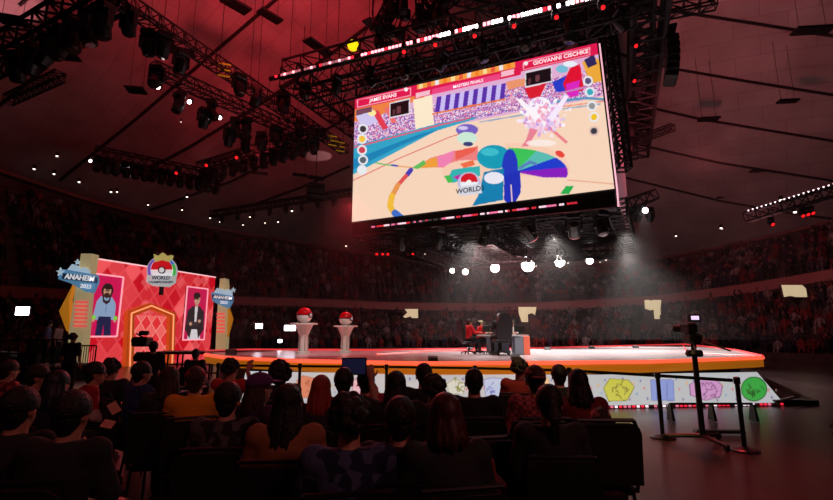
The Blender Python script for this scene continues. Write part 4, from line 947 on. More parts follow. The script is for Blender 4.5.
cut([(67, 270), (72, 264), (78, 266), (80, 269), (84, 267), (89, 270), (89, 280), (78, 284), (70, 279)], Y1 - .58, 0, .1, 'heart', blue2, sg)
for cx_, cy_, s_ in ((60, 272, 4.5), (77, 262, 3)): cut([(cx_ + s_ * (1 if k % 2 == 0 else .4) * math.cos(k * math.pi / 5 + 1.57), cy_ - s_ * (1 if k % 2 == 0 else .4) * math.sin(k * math.pi / 5 + 1.57)) for k in range(10)], Y1 - .8, 0, .08, 'star', blue2, sg)
cut([(62, 273), (97, 277.5), (97, 283), (62, 279)], Y1 - .84, 0, .03, 'name_band', navy, sg)
sgn_text('ANAHEIM', 80, 277.8, Y1 - .92, .33, signw, sg, -.1, .95); sgn_text('2023', 86, 286.5, Y1 - .92, .26, signw, sg, -.1)
Y2 = 30.3
r2 = empty('stage_pylon', at_Y(220, 351, Y2), 'cream pylon with an orange wing at the right end of the red wall', 'pylon'); r2.location.z = 0
cut([(220, 278.5), (226, 278.5), (227, 300), (226, 340), (224.5, 361), (215, 361), (216, 335), (218, 300)], Y2, 0, .5, 'pylon_body', cream, r2)
cut([(226, 300), (232, 319), (226, 341), (225.5, 320)], Y2, .1, .35, 'wing', ylw, r2)
for i in range(6): cut([(216.4, 313 + i * 3.6), (224.6, 313.2 + i * 3.6), (224.5, 314.6 + i * 3.6), (216.2, 314.4 + i * 3.6)], Y2 - .5, 0, .06, 'stripe', stripe, r2)
sg = empty('event_sign', at_Y(222, 308, Y2 - .6), 'blue heart-topped sign reading ANAHEIM 2023 on the right pylon', 'sign')
cut([(211, 292), (233, 296), (233, 301), (229, 308.5), (222, 306), (212, 301)], Y2 - .7, 0, .12, 'sign_board', blue1, sg)
cut([(214, 292), (217, 288), (222, 289), (224, 291), (227, 289), (232, 291), (232, 298), (223, 304), (215, 299)], Y2 - .58, 0, .1, 'heart', blue2, sg)
cut([(233 + 3 * (1 if k % 2 == 0 else .4) * math.cos(k * math.pi / 5 + 1.57), 290 - 3 * (1 if k % 2 == 0 else .4) * math.sin(k * math.pi / 5 + 1.57)) for k in range(10)], Y2 - .8, 0, .08, 'star', blue2, sg)
cut([(212, 294.5), (233, 297), (233, 301), (212, 298.6)], Y2 - .84, 0, .03, 'name_band', navy, sg)
sgn_text('ANAHEIM', 223, 297.7, Y2 - .92, .27, signw, sg, -.08, 1.0); sgn_text('2023', 224, 302.6, Y2 - .92, .24, signw, sg, -.08)
# crest above the wall
Y3 = 25.4; cr = empty('event_crest', at_Y(162, 288, Y3), 'round crest with half red ball and rainbow ring above the red wall', 'sign')
def disc_px(cx_, cy_, r_, t0, t1, m, nm, a0=0, a1=2 * math.pi, r_in=None, n=28):
    pts = [(cx_ + r_ * math.cos(a0 + (a1 - a0) * k / n), cy_ - r_ * math.sin(a0 + (a1 - a0) * k / n)) for k in range(n + (0 if r_in is None and abs(a1 - a0 - 2 * math.pi) < .01 else 1))]
    if r_in: pts += [(cx_ + r_in * math.cos(a1 - (a1 - a0) * k / n), cy_ - r_in * math.sin(a1 - (a1 - a0) * k / n)) for k in range(n + 1)]
    return cut(pts, Y3, t0, t1, nm, m, cr)
em = lambda n_, c, e_=.6: mat(n_, c, .5, emit=e_)
disc_px(161.5, 271, 15, 0, .15, em('crest_pale', (196, 200, 206), .5), 'crest_disc')
disc_px(161.5, 270.5, 14, .15, .2, em('crest_purple', (120, 90, 190)), 'rainbow_arc', 2.2, 3.6, 11.5); disc_px(161.5, 270.5, 14, .15, .2, em('crest_green', (70, 190, 80)), 'rainbow_arc', -.4, .5, 11.5); disc_px(161.5, 270.5, 14, .15, .2, em('crest_blue', (60, 120, 220)), 'rainbow_arc', .5, 1.0, 11.5)
disc_px(161.5, 269.5, 11, .15, .22, em('crest_white', (236, 236, 240)), 'ball_disc'); disc_px(161.5, 269.5, 10.6, .22, .27, em('crest_red', (206, 22, 34), .7), 'ball_upper', 0, math.pi)
disc_px(161.5, 270, 3.6, .27, .33, em('crest_dark', (40, 40, 46), .2), 'button_ring'); disc_px(161.5, 270, 2.5, .33, .36, em('crest_white', (236, 236, 240)), 'button')
cut([(155, 262), (153.5, 254), (158, 256), (162, 252.5), (166, 256), (171.5, 255), (169, 262), (162, 260)], Y3, .05, .3, 'crown', em('crest_gold', (206, 196, 110), .5), cr)
cut([(147, 275), (176, 276), (175, 283), (169, 287), (153, 286), (146, 282)], Y3, .36, .44, 'name_plate', em('crest_plate', (208, 214, 214), .5), cr)
sgn_text('WORLD', 161, 278, Y3 - .5, .26, navy, cr); sgn_text('CHAMPIONSHIPS', 161, 282.3, Y3 - .5, .17, navy, cr)
MB().box(at_Y(162, 284, Y3 + .1), (.2, .1, 1.2)).build('mount_post', black, cr)

# ================================================================== PEOPLE (detailed)
def remesh(mb, voxel, name, smooth_it=3):
    me = mb.mesh('tmp'); o = bpy.data.objects.new('tmp', me); COL.objects.link(o)
    r = o.modifiers.new('r', 'REMESH'); r.mode = 'VOXEL'; r.voxel_size = voxel; r.use_smooth_shade = True
    s_ = o.modifiers.new('s', 'SMOOTH'); s_.iterations = smooth_it; s_.factor = .5
    dg = bpy.context.evaluated_depsgraph_get(); out = bpy.data.meshes.new_from_object(o.evaluated_get(dg)); out.name = name
    bpy.data.objects.remove(o); bpy.data.meshes.remove(me); return out
def limb(m, a, b_, r0, r1, k=0.0):
    m.tube(a, b_, r0 + k, r1 + k, 12); m.ell(a, r0 + k, 12, 8); m.ell(b_, r1 + k, 12, 8)
def hand(m, wrist, d, n):
    """palm, four unequal bent fingers and a side thumb; d = along the hand, n = towards the palm side"""
    d = Vector(d).normalized(); n = Vector(n); n = (n - d * n.dot(d)).normalized(); s_ = d.cross(n); w_ = Vector(wrist)
    M = Matrix((s_, d, n)).transposed(); m.ell(w_ + d * .05, (.042, .055, .019), 12, 8, M=M); m.tube(w_ - d * .02, w_ + d * .04, .027, .026, 10)
    for i, L in enumerate((.068, .078, .072, .056)):
        o_ = w_ + d * .085 + s_ * (-.031 + .0205 * i); k = o_ + (d * .93 + n * .3).normalized() * L * .5; t = k + (d * .6 + n * .8).normalized() * L * .5
        m.tube(o_ - d * .02, k, .0105, .0095, 8); m.tube(k, t, .0095, .0075, 8); m.ell(k, .0097, 8, 6); m.ell(t, .0078, 8, 6)
    o_ = w_ + d * .025 - s_ * .03; k = o_ + (d * .6 - s_ * .7 + n * .25).normalized() * .042; t = k + (d * .9 - s_ * .15 + n * .35).normalized() * .034
    m.tube(o_, k, .013, .0115, 8); m.tube(k, t, .0115, .009, 8); m.ell(k, .0118, 8, 6); m.ell(t, .009, 8, 6)
POSES = {}
def skeleton(pose):
    stand = pose.startswith('stand'); J = {}
    ln = {'lean': .16, 'forward': .2}.get(pose.split('_')[-1], .03)
    if stand:
        hz_, sh = .93, 1.42; J['hip'] = [Vector((q * .09, 0, hz_)) for q in (-1, 1)]; J['knee'] = [Vector((q * .11, .03, .5)) for q in (-1, 1)]; J['ank'] = [Vector((q * .12, -.02, .09)) for q in (-1, 1)]
        ln = .02
    else:
        hz_, sh = .53, 1.03; J['hip'] = [Vector((q * .09, 0, hz_)) for q in (-1, 1)]; J['knee'] = [Vector((q * .14, .43, .5)) for q in (-1, 1)]; J['ank'] = [Vector((q * .14, .40, .09)) for q in (-1, 1)]
    J['pel'] = Vector((0, 0, hz_ + .03)); J['wst'] = Vector((0, ln * .3, hz_ + .2)); J['chest'] = Vector((0, ln * .8, sh - .14)); J['nk'] = Vector((0, ln, sh + .03)); J['head'] = Vector((0, ln + .025, sh + .165))
    J['sh'] = [Vector((q * .175, ln, sh - .02)) for q in (-1, 1)]
    z = sh
    if 'phone' in pose: J['elb'] = [Vector((-.25, ln + .17, z - .12)), Vector((.25, ln + .17, z - .12))]; J['wr'] = [Vector((-.1, ln + .26, z + .12)), Vector((.1, ln + .26, z + .12))]; J['hd'] = (Vector((0.1, .15, 1)), Vector((0, 1, 0)))
    elif 'raise' in pose: J['elb'] = [Vector((-.28, ln + .05, z - .25)), Vector((.3, ln + .14, z - .06))]; J['wr'] = [Vector((-.1, ln + .25, z - .3)), Vector((.24, ln + .2, z + .16))]; J['hd'] = (Vector((-.1, .1, 1)), Vector((0, 1, 0)))
    elif 'elbow' in pose: J['elb'] = [Vector((-.25, ln + .05, z - .27)), Vector((.36, ln + .12, z - .14))]; J['wr'] = [Vector((-.1, ln + .28, z - .35)), Vector((.14, ln + .2, z + .02))]; J['hd'] = (Vector((-.5, .2, .8)), Vector((0, -1, 0)))
    elif 'desk' in pose: J['elb'] = [Vector((-.24, ln + .12, z - .24)), Vector((.24, ln + .12, z - .24))]; J['wr'] = [Vector((-.12, ln + .36, z - .22)), Vector((.12, ln + .36, z - .22))]; J['hd'] = (Vector((0, 1, 0)), Vector((0, 0, -1)))
    elif stand: J['elb'] = [Vector((-.24, .0, z - .3)), Vector((.24, .0, z - .3))]; J['wr'] = [Vector((-.25, .08, z - .54)), Vector((.25, .08, z - .54))]; J['hd'] = (Vector((0, .1, -1)), Vector((0, .8, 0)))
    else: J['elb'] = [Vector((-.25, ln + .05, z - .27)), Vector((.25, ln + .05, z - .27))]; J['wr'] = [Vector((-.11, ln + .28, z - .38)), Vector((.11, ln + .28, z - .38))]; J['hd'] = (Vector((0, 1, -.1)), Vector((0, 0, -1)))
    return J
def torso(m, J, k=0.0, low=True):
    T = lambda c, r: m.ell(c, (r[0] + k, r[1] + k, r[2] + k), 16, 10)
    T(J['pel'], (.165, .125, .11)); T(J['wst'], (.145, .105, .15)); T(J['chest'], (.17, .12, .17)); T(J['chest'] + Vector((0, 0, .08)), (.185, .1, .09))
    m.tube(J['pel'], J['wst'], .12 + k, .11 + k, 14); m.tube(J['wst'], J['chest'], .115 + k, .12 + k, 14)
    for s_ in J['sh']: m.tube(J['chest'] + Vector((0, 0, .06)), s_, .085 + k, .062 + k, 12); m.ell(s_, .066 + k, 12, 8)
    m.tube(J['chest'] + Vector((0, 0, .08)), J['nk'] + Vector((0, 0, .0)), .1 + k, .058 + k, 12)
def body_set(pose):
    if pose in POSES: return POSES[pose]
    J = skeleton(pose); H = J['head']; m = MB(); torso(m, J)
    m.tube(J['nk'] - Vector((0, 0, .05)), H - Vector((0, 0, .05)), .064, .056, 12)
    m.ell(H + Vector((0, -.008, .022)), (.076, .094, .1), 18, 12); m.ell(H + Vector((0, .02, -.035)), (.06, .07, .082), 16, 10); m.ell(H + Vector((0, .055, -.085)), (.034, .03, .028), 10, 8)   # skull, face, chin
    m.tube(H + Vector((0, .088, .015)), H + Vector((0, .108, -.022)), .009, .016, 8); m.ell(H + Vector((0, .103, -.026)), .016, 8, 6)
    m.ell(H + Vector((0, .086, -.06)), (.026, .011, .009), 10, 6)
    for q in (-1, 1): m.ell(H + Vector((q * .08, -.004, -.01)), (.012, .02, .032), 8, 6); m.ell(H + Vector((q * .035, .078, .03)), (.02, .012, .008), 8, 6)
    for i in (0, 1):
        limb(m, J['sh'][i], J['elb'][i], .05, .039); limb(m, J['elb'][i], J['wr'][i], .04, .028)
        d, n = J['hd']; d = Vector((d.x * (1 if i else -1), d.y, d.z)); raised = ('raise' in pose or 'elbow' in pose) and i == 0
        if raised: d, n = Vector((.3, 1, -.1)), Vector((0, 0, -1))
        hand(m, J['wr'][i] + d.normalized() * .02, d, n)
        limb(m, J['hip'][i], J['knee'][i], .085, .06); limb(m, J['knee'][i], J['ank'][i], .058, .04)
        m.ell(J['ank'][i] + Vector((0, .07, -.045)), (.042, .115, .04), 12, 8)
    body = remesh(m, .0085, 'person_body', 2)
    c = MB(); torso(c, J, .016)
    for i in (0, 1): limb(c, J['sh'][i], J['sh'][i].lerp(J['elb'][i], .92), .055, .047, .012)
    shirt = remesh(c, .016, 'shirt', 4)
    c = MB()
    for i in (0, 1): limb(c, J['sh'][i].lerp(J['elb'][i], .8), J['elb'][i], .05, .045, .012); limb(c, J['elb'][i], J['wr'][i].lerp(J['elb'][i], .12), .045, .036, .012)
    sleeves = remesh(c, .014, 'sleeve', 3)
    c = MB(); c.ell(J['pel'] - Vector((0, 0, .02)), (.185, .145, .115), 16, 10)
    for i in (0, 1): limb(c, J['hip'][i], J['knee'][i], .092, .068, .012); limb(c, J['knee'][i], J['ank'][i] + Vector((0, 0, .03)), .066, .052, .01)
    pants = remesh(c, .017, 'trousers', 3)
    c = MB()
    for i in (0, 1): c.ell(J['ank'][i] + Vector((0, .07, -.043)), (.05, .13, .048), 12, 8); c.box(J['ank'][i] + Vector((0, .07, -.078)), (.09, .25, .022), bev=.008)
    shoes = c.mesh('shoe')
    POSES[pose] = (J, body, shirt, sleeves, pants, shoes); return POSES[pose]
HAIR = {}
def hair_mesh(kind):
    if kind in HAIR: return HAIR[kind]
    m = MB(); q = random.Random(hash(kind) % 99 if False else len(kind) * 7)
    cap_ = lambda k, z0=-.25: m.ell((0, -.016, .034), (.082 + k, .1 + k, .1 + k), 20, 12, z0=z0)
    if kind in ('short', 'fade'): cap_(.006 if kind == 'fade' else .014); m.ell((0, -.045, -.01), (.076, .066, .085), 14, 8); m.ell((0, -.052, -.06), (.052, .04, .05), 12, 8)
    if kind == 'bushy':
        for i in range(60): a, b_ = q.uniform(0, 6.3), q.uniform(-.5, 1.5); m.ell((.085 * math.cos(a) * math.cos(b_), -.03 + .09 * min(.25, math.sin(a)) * math.cos(b_) if math.sin(a) > 0 else -.03 + .1 * math.sin(a) * math.cos(b_), .03 + .095 * math.sin(b_)), q.uniform(.03, .045), 7, 5)
    if kind == 'curly':
        for i in range(110): a, b_ = q.uniform(0, 6.3), q.uniform(-1.2, 1.5); m.ell((.105 * math.cos(a) * math.cos(b_), -.05 + (.06 if math.sin(a) > 0 else .11) * math.sin(a) * math.cos(b_), .02 + .115 * math.sin(b_)), q.uniform(.03, .045), 7, 5)
    if kind in ('long', 'longer', 'bob'):
        cap_(.008); L = {'longer': .36, 'long': .22, 'bob': .14}[kind]; m.ell((0, -.045, -.03), (.08, .07, .1), 14, 8)
        for i in range(44):
            a = math.pi * (.93 + 1.14 * i / 43); k = q.uniform(.94, 1.1); x, y = .082 * math.cos(a) * k, -.02 + .088 * math.sin(a) * k; z_ = q.uniform(.02, .09); e_ = L * q.uniform(.78, 1.05); sw = q.uniform(-.02, .02)
            m.tube((x * .75, y * .8, z_ + .02), (x * 1.12, y * 1.06 - .01, -L * .35), .013, .017, 6); m.tube((x * 1.12, y * 1.06 - .01, -L * .35), (x * 1.12 + sw, y - .03, -e_ * .75), .017, .014, 6); m.tube((x * 1.12 + sw, y - .03, -e_ * .75), (x * .98 + sw * 1.6, y - .03, -e_), .014, .006, 6)
    if kind == 'ponytail':
        cap_(.012); m.ell((0, -.045, -.01), (.076, .066, .085), 14, 8); m.ell((0, -.1, .04), .03, 10, 6)
        for i in range(7): m.tube((q.uniform(-.01, .01), -.12, .05), (q.uniform(-.03, .03), -.17, -.08), .02, .022, 6); m.tube((q.uniform(-.02, .02), -.165, -.07), (q.uniform(-.02, .02), -.15, -.24), .02, .008, 6)
    if kind == 'bun': cap_(.014); m.ell((0, -.07, .12), .045, 12, 8)
    HAIR[kind] = remesh(m, .0065, 'hair', 1); return HAIR[kind]
def cap_mesh(kind):
    key = 'hat_' + kind
    if key in HAIR: return HAIR[key]
    m = MB(); m.ell((0, -.008, .042), (.097, .116, .088), 24, 12, z0=-.1)
    if kind == 'back': m.box((0, -.135, .035), (.12, .08, .014), bev=.006)
    elif kind == 'front': m.box((0, .14, .045), (.13, .1, .014), bev=.006)
    else: m.ell((0, -.008, .03), (.1, .119, .03), 24, 6); m.ell((0, 0, .13), .018, 8, 6)
    m.ell((0, -.008, .131), .011, 8, 5); me = m.mesh('cap'); HAIR[key] = me; return me
def part_obj(name, me, m, parent, smooth=True):
    me2 = me; o = bpy.data.objects.new(name, me2); COL.objects.link(o); o.parent = parent
    if not me2.materials: me2.materials.append(m)
    o.material_slots[0].link = 'OBJECT'; o.material_slots[0].material = m; return o
eye_me = MB().ell((0, 0, 0), .011, 10, 6).mesh('eye')
CM = {}
def cloth(c, pattern=None, emit=0):
    k = (c, pattern)
    if k not in CM:
        m = mat('cloth_%d' % len(CM), c, .85, bump=(90, .3)); CM[k] = m
        if pattern:
            nt = m.node_tree; b_ = nt.nodes['Principled BSDF']; tc = nt.nodes.new('ShaderNodeTexCoord'); 
            if pattern == 'plaid':
                ch = nt.nodes.new('ShaderNodeTexChecker'); ch.inputs['Scale'].default_value = 28; ch.inputs['Color1'].default_value = tuple(lin(c)) + (1,); ch.inputs['Color2'].default_value = tuple(lin(c) * .35) + (1,); out = ch.outputs['Color']
            else:
                ch = nt.nodes.new('ShaderNodeTexVoronoi'); ch.inputs['Scale'].default_value = 16; rr = nt.nodes.new('ShaderNodeValToRGB'); rr.color_ramp.interpolation = 'CONSTANT'; rr.color_ramp.elements[0].color = tuple(lin(c)) + (1,); rr.color_ramp.elements[1].color = tuple(np.minimum(1, lin(c) * 3 + .05)) + (1,); rr.color_ramp.elements[1].position = .6
                nt.links.new(ch.outputs['Color'], rr.inputs['Fac']); out = rr.outputs['Color']
            nt.links.new(tc.outputs['Object'], ch.inputs['Vector']); nt.links.new(out, b_.inputs['Base Color'])
    return CM[k]
def person(loc, yaw, s, pose, label, shirt=((40, 40, 44), None), sleeves=None, pants=(26, 26, 34), hair=('short', hairb), cap=None, skin=skinm, group=None, turn=0.0):
    J, body, sh, sl, pa, so = body_set(pose); r = empty('person', loc, label, 'person', group, yaw); r.scale = (s, s, s)
    b_ = part_obj('person_body', body, skin, r)
    part_obj('shirt', sh, cloth(*shirt), r); part_obj('trousers', pa, cloth(pants), r); part_obj('shoes', so, cloth((200, 196, 190)) if sum(shirt[0]) > 300 else cloth((24, 22, 22)), r)
    if sleeves: part_obj('sleeves', sl, cloth(sleeves), r)
    H = J['head']
    if hair: o = part_obj('hair', hair_mesh(hair[0]), hair[1], r); o.location = H
    if cap: o = part_obj('cap', cap_mesh(cap[0]), cloth(cap[1]) if not isinstance(cap[1][0], tuple) else cloth(*cap[1]), r); o.location = H + Vector((0, 0, .012)); 
    for q in (-1, 1): o = part_obj('eye', eye_me, blackp, r); o.location = H + Vector((q * .032, .082, .012))
    return r

# --- chair (stacking banquet chair), origin on the floor under the seat
chm = mat('chair_black_vinyl', (22, 20, 22), .55); chf = mat('chair_frame', (40, 38, 40), .35, .7)
def make_chair():
    r = empty('stacking_chair', (0, 0, 0)); MB().box((0, 0, .43), (.46, .44, .07), bev=.025).build('seat', chm, r)
    o = MB().slab([(-.23, .5), (.23, .5), (.23, .84), (.215, .885), (.17, .91), (-.17, .91), (-.215, .885), (-.23, .84)], Vector((0, -.26, 0)), Vector((1, 0, 0)), Vector((0, -.08, 1)).normalized(), Vector((0, -1, 0)), -.025, .025).build('backrest', chm, r)
    bf = MB(); bf.path([Vector((-.235, -.2, .42)), Vector((-.235, -.29, .84)), Vector((-.2, -.3, .925)), Vector((.2, -.3, .925)), Vector((.235, -.29, .84)), Vector((.235, -.2, .42))], .014, 8); bf.build('back_frame', chf, r)
    for x in (-.21, .21):
        MB().tube((x, .19, .4), (x * 1.05, .21, 0), .013, .012, 8).build('leg', chf, r); MB().tube((x, -.19, .42), (x * 1.05, -.25, 0), .013, .012, 8).build('leg', chf, r)
    MB().tube((-.21, 0, .38), (.21, 0, .38), .01, n=6).build('stretcher', chf, r)
    return r
chair0 = make_chair()
def chair(loc, yaw, label, group=None, s=1.0):
    o = used_first(chair0); o.location = loc; o.rotation_euler = (0, 0, yaw); o.scale = (s, s, s); tag(o, label, 'chair', group); return o

SK = (skinm, skin2)
def seat_at(px, ytop, s=1.0, extra=0.0, hh=1.305):
    Y = (CZ - hh * s) * F / (ytop - HZ); return at_z(px, ytop, hh * s)
def place(px, ytop, pose, yaw, label, s=1.0, seated=True, hh=1.305, **k):
    p = seat_at(px, ytop, s, hh=hh); yw = math.radians(yaw); fw = Vector((-math.sin(yw), math.cos(yw), 0)); base = Vector((p.x, p.y, 0)) - fw * .03 * s
    r = person(base, yw, s, pose, label, **k)
    if seated: chair(base + fw * .05, yw, 'black chair under the ' + label.split(' in ')[0].replace('person', 'person') + ' in ' + ' '.join(label.split(' in ')[1].split()[:5]) if ' in ' in label else 'black chair', None, s)
    return r
D = 'dark'
place(8, 362, 'sit', -25, 'seated person in maroon patterned shirt at the far left edge', shirt=((110, 30, 40), 'spots'))
place(37, 367, 'sit', -60, 'seated person in black turned sideways, face lit red, left edge', shirt=((24, 22, 26), None))
place(57, 373, 'sit', -10, 'seated person in navy with blue-black hair before the riser', shirt=((20, 24, 40), None), hair=('long', mat('hair_blue_black', (14, 22, 40), .5)))
place(76, 365, 'forward', -55, 'seated person in red shirt with pale sleeves bending forward', shirt=((170, 24, 34), None), sleeves=(200, 170, 170))
place(112, 361, 'sit', 0, 'seated person in dark top with bushy hair against the red wall', hair=('bushy', hairb))
place(141, 364, 'elbow', -35, 'seated person in blue plaid shirt, arm bent to the right', shirt=((40, 60, 120), 'plaid'))
place(170, 369, 'sit', 10, 'seated person in dark jacket between the plaid and yellow shirts', hair=('long', hairbr))
place(196, 350, 'sit', 0, 'seated person in black by the walkway platform', s=.98)
place(196, 371, 'lean', 25, 'seated person in bright yellow shirt with a red cap', shirt=((226, 150, 20), None), cap=('front', (150, 30, 34)), hair=('short', hairbr))
place(231, 361, 'phone', -10, 'seated person in orange-red shirt holding a phone up', shirt=((190, 50, 30), None), hair=('bushy', hairb))
place(228, 386, 'sit', 5, 'seated person in black printed shirt behind the orange shirt', shirt=((26, 22, 26), 'spots'), s=.98)
place(258, 376, 'sit', -40, 'seated person in plum hoodie with a purple cap', shirt=((60, 30, 70), None), cap=('front', (90, 40, 110)), hair=('long', hairbr))
place(281, 364, 'sit', 0, 'seated person in black with big curly hair', hair=('curly', hairb))
place(288, 388, 'sit', 3, 'seated person in tan top with very long dark hair', shirt=((150, 98, 62), None), sleeves=None, hair=('longer', hairb))
place(321, 378, 'sit', -5, 'seated person in dark shirt with copper red hair', hair=('long', hairred), s=.97)
place(344, 371, 'raise', 0, 'seated person in black raising a tablet toward the stage', hair=('short', hairb))
place(366, 372, 'elbow', 8, 'seated person in magenta shirt with a bent right arm', shirt=((170, 24, 80), None), s=.97)
place(396, 374, 'sit', 0, 'seated person in charcoal shirt before the barrier post', hair=('long', hairb), shirt=((30, 28, 32), None))
place(424, 366, 'sit', 5, 'seated person in dark green-black jacket, head against the white skirt', shirt=((22, 30, 28), None))
place(434, 378, 'sit', -10, 'seated person in black coat left of the copper-brown head', hair=('bushy', hairb), s=.96)
place(474, 371, 'sit', 0, 'seated person in plain black shirt with short cropped hair', hair=('fade', hairb), shirt=((20, 20, 24), None))
place(519, 361, 'sit', -20, 'seated person in dark red shirt with bushy hair', shirt=((130, 30, 36), None), hair=('bushy', hairb))
place(535, 369, 'sit', 0, 'seated person in pink plaid shirt and a plaid cap', shirt=((196, 96, 104), 'plaid'), sleeves=(190, 100, 106), cap=('back', ((196, 110, 112), 'plaid')), hair=('short', hairbr), s=1.02)
place(549, 389, 'sit', -3, 'seated person in black with a dark ponytail behind the plaid cap', hair=('ponytail', hairb), s=.98)
place(559, 367, 'sit', 5, 'seated person in dark shirt just right of the plaid cap', s=.97)
place(578, 372, 'sit', -5, 'seated person in brick red shirt with long dark hair', shirt=((120, 36, 36), None), hair=('long', hairb))
place(601, 411, 'sit', 0, 'seated child in rose knit cap behind the large chair back', s=.8, shirt=((60, 30, 34), None), cap=('knit', ((196, 110, 116), 'spots')), hair=('short', hairbr), seated=False)
place(350, 400, 'sit', 8, 'seated person in blue patterned shirt, nearest in the middle', shirt=((18, 32, 62), 'spots'), hair=('bushy', hairb))
place(446, 398, 'sit', 12, 'seated person in black with smooth copper-brown hair', hair=('bob', mat('hair_copper_dark', (70, 26, 20), .5)))
place(20, 392, 'sit', 0, 'seated person in black, nearest at the far left edge')
place(72, 396, 'sit', 0, 'seated person in dark coat left of the papers')
place(400, 402, 'sit', 0, 'seated person in black beside the blue patterned shirt', s=.97)
p = at_z(605, 420, 1.0); chair(Vector((p.x, p.y + .32, 0)), 0, 'large black chair at the front right, a rose knit cap showing above its back', None, 1.08)
for i, (x, y, yaw, l) in enumerate(((538, 421, 0, 'large black empty chair at the front, behind the plaid shirt'), (480, 436, 10, 'black empty chair with a red bag on it, low in the middle'), (236, 432, 0, 'black empty chair behind the tan top'), (206, 424, 20, 'black empty chair beyond the floor paper'), (60, 440, 0, 'black empty chair low at the left'), (300, 446, -5, 'black empty chair at the bottom, left of the blue shirt'))):
    p = at_z(x, y, .93); chair(Vector((p.x, p.y + .28, 0)), math.radians(yaw), l)

# ================================================================== TABLE GROUP ON THE STAGE
TY = 15.6
def on_deck(px, Y): p = at_Y(px, 350, Y); return Vector((p.x, Y, DZ))
r = empty('caster_desk', on_deck(505, TY), 'white wraparound desk in the middle of the stage with an orange end panel', 'desk')
tx0, tx1 = on_deck(478, TY).x, on_deck(529, TY).x; lx = lambda px: on_deck(px, TY).x; tz = DZ + .6
deskw = mat('desk_white', (214, 218, 222), .35); deskb = mat('desk_blue_grey', (136, 148, 168), .4)
MB().slab([(tx0, 0), (lx(492), -.38), (lx(516), -.38), (tx1, -.05), (tx1, .3), (lx(512), .25), (lx(492), .25), (tx0, .35)], Vector((0, TY, tz)), Vector((1, 0, 0)), Vector((0, 1, 0)), Vector((0, 0, 1)), -.02, .03).build('desk_top', deskw, r)
MB().box(((lx(489) + lx(496)) / 2, TY - .1, DZ + .3), (lx(496) - lx(489), .5, .6), bev=.02).build('desk_block', deskb, r)
MB().box(((lx(513) + lx(522)) / 2, TY - .05, DZ + .29), (lx(522) - lx(513), .5, .58), bev=.02).build('desk_block', deskb, r)
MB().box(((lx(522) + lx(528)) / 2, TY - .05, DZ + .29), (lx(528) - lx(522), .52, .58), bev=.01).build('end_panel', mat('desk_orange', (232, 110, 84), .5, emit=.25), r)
MB().box((lx(499), TY + .2, DZ + .3), (lx(512) - lx(489), .03, .5)).build('front_panel', deskb, r)
gch = mat('gaming_chair_black', (30, 27, 34), .5)
def gaming_chair():
    r = empty('gaming_chair', (0, 0, 0)); MB().box((0, .02, .46), (.5, .5, .11), bev=.04).build('seat', gch, r)
    MB().slab([(-.2, .5), (.2, .5), (.26, .7), (.27, 1.05), (.19, 1.2), (.16, 1.34), (-.16, 1.34), (-.19, 1.2), (-.27, 1.05), (-.26, .7)], Vector((0, -.24, 0)), Vector((1, 0, 0)), Vector((0, -.12, 1)).normalized(), Vector((0, -1, 0)), -.05, .05).build('backrest', gch, r)
    for x in (-1, 1):
        a = MB().box((x * .3, 0, .68), (.07, .28, .035), bev=.012).build('armrest', gch, r); MB().tube((x * .3, 0, .48), (x * .3, 0, .67), .018).build('arm_post', chf, a)
    MB().tube((0, 0, .12), (0, 0, .42), .03).build('gas_column', chf, r); m = MB()
    for k in range(5): a = k * 2 * math.pi / 5 + .3; m.tube((0, 0, .13), (.3 * math.cos(a), .3 * math.sin(a), .07), .028, .02)
    b_ = m.build('star_base', chf, r)
    for k in range(5): a = k * 2 * math.pi / 5 + .3; MB().ell((.3 * math.cos(a), .3 * math.sin(a), .032), .032, 10, 6).build('caster', blackp, b_)
    return r
gc0 = gaming_chair()
for px, Y, yaw, l, sc_ in ((469, TY + .1, -70, 'black gaming chair of the leftmost player in red', .82), (480, TY + .5, -80, 'black gaming chair of the second player in red', .8), (501, TY - .75, 12, 'black gaming chair seen from behind in front of the desk', .95), (512, TY + 1.0, 150, 'black gaming chair behind the desk at its right end', .8)):
    o = used_first(gc0); o.location = on_deck(px, Y); o.rotation_euler = (0, 0, math.radians(yaw)); o.scale = (sc_,) * 3; tag(o, l, 'chair')
def stage_person(px, Y, yaw, sc_, pose, label, **k):
    c = on_deck(px, Y); yw = math.radians(yaw); return person(c + Vector((0, 0, .045 if sc_ < .9 else .06)), yw, sc_, pose, label, **k)
stage_person(469, TY + .1, -70, .82, 'desk', 'leftmost seated player in red shirt at the stage desk', shirt=((216, 20, 34), None), sleeves=(216, 30, 40), hair=('short', hairbr))
stage_person(480, TY + .5, -80, .8, 'desk', 'second seated player in red shirt and pale cap at the stage desk', shirt=((216, 20, 34), None), cap=('front', (210, 206, 170)))
stage_person(501, TY - .75, 12, .92, 'desk', 'seated person in black with grey hair, back to camera at the stage desk', shirt=((26, 24, 30), None), hair=('short', mat('hair_grey', (150, 150, 156), .6)))
stage_person(513.5, TY + .9, 150, .8, 'desk', 'seated person in white shirt facing the camera at the stage desk', shirt=((226, 222, 220), None), hair=('bushy', hairb))
for px, l in ((489, 'small monitor on the desk, left of the chair seen from behind'), (521, 'small monitor on the desk near its orange end')):
    p = Vector((lx(px), TY + .12, tz + .03)); r = empty('monitor', p, l, 'monitor'); MB().box(p + Vector((0, 0, .015)), (.2, .15, .03), bev=.008).build('foot', blackp, r)
    MB().box(p + Vector((0, 0, .07)), (.03, .03, .1)).build('neck', blackp, r); MB().box(p + Vector((0, 0, .19)), (.36, .03, .21), bev=.008).build('panel', blackp, r)
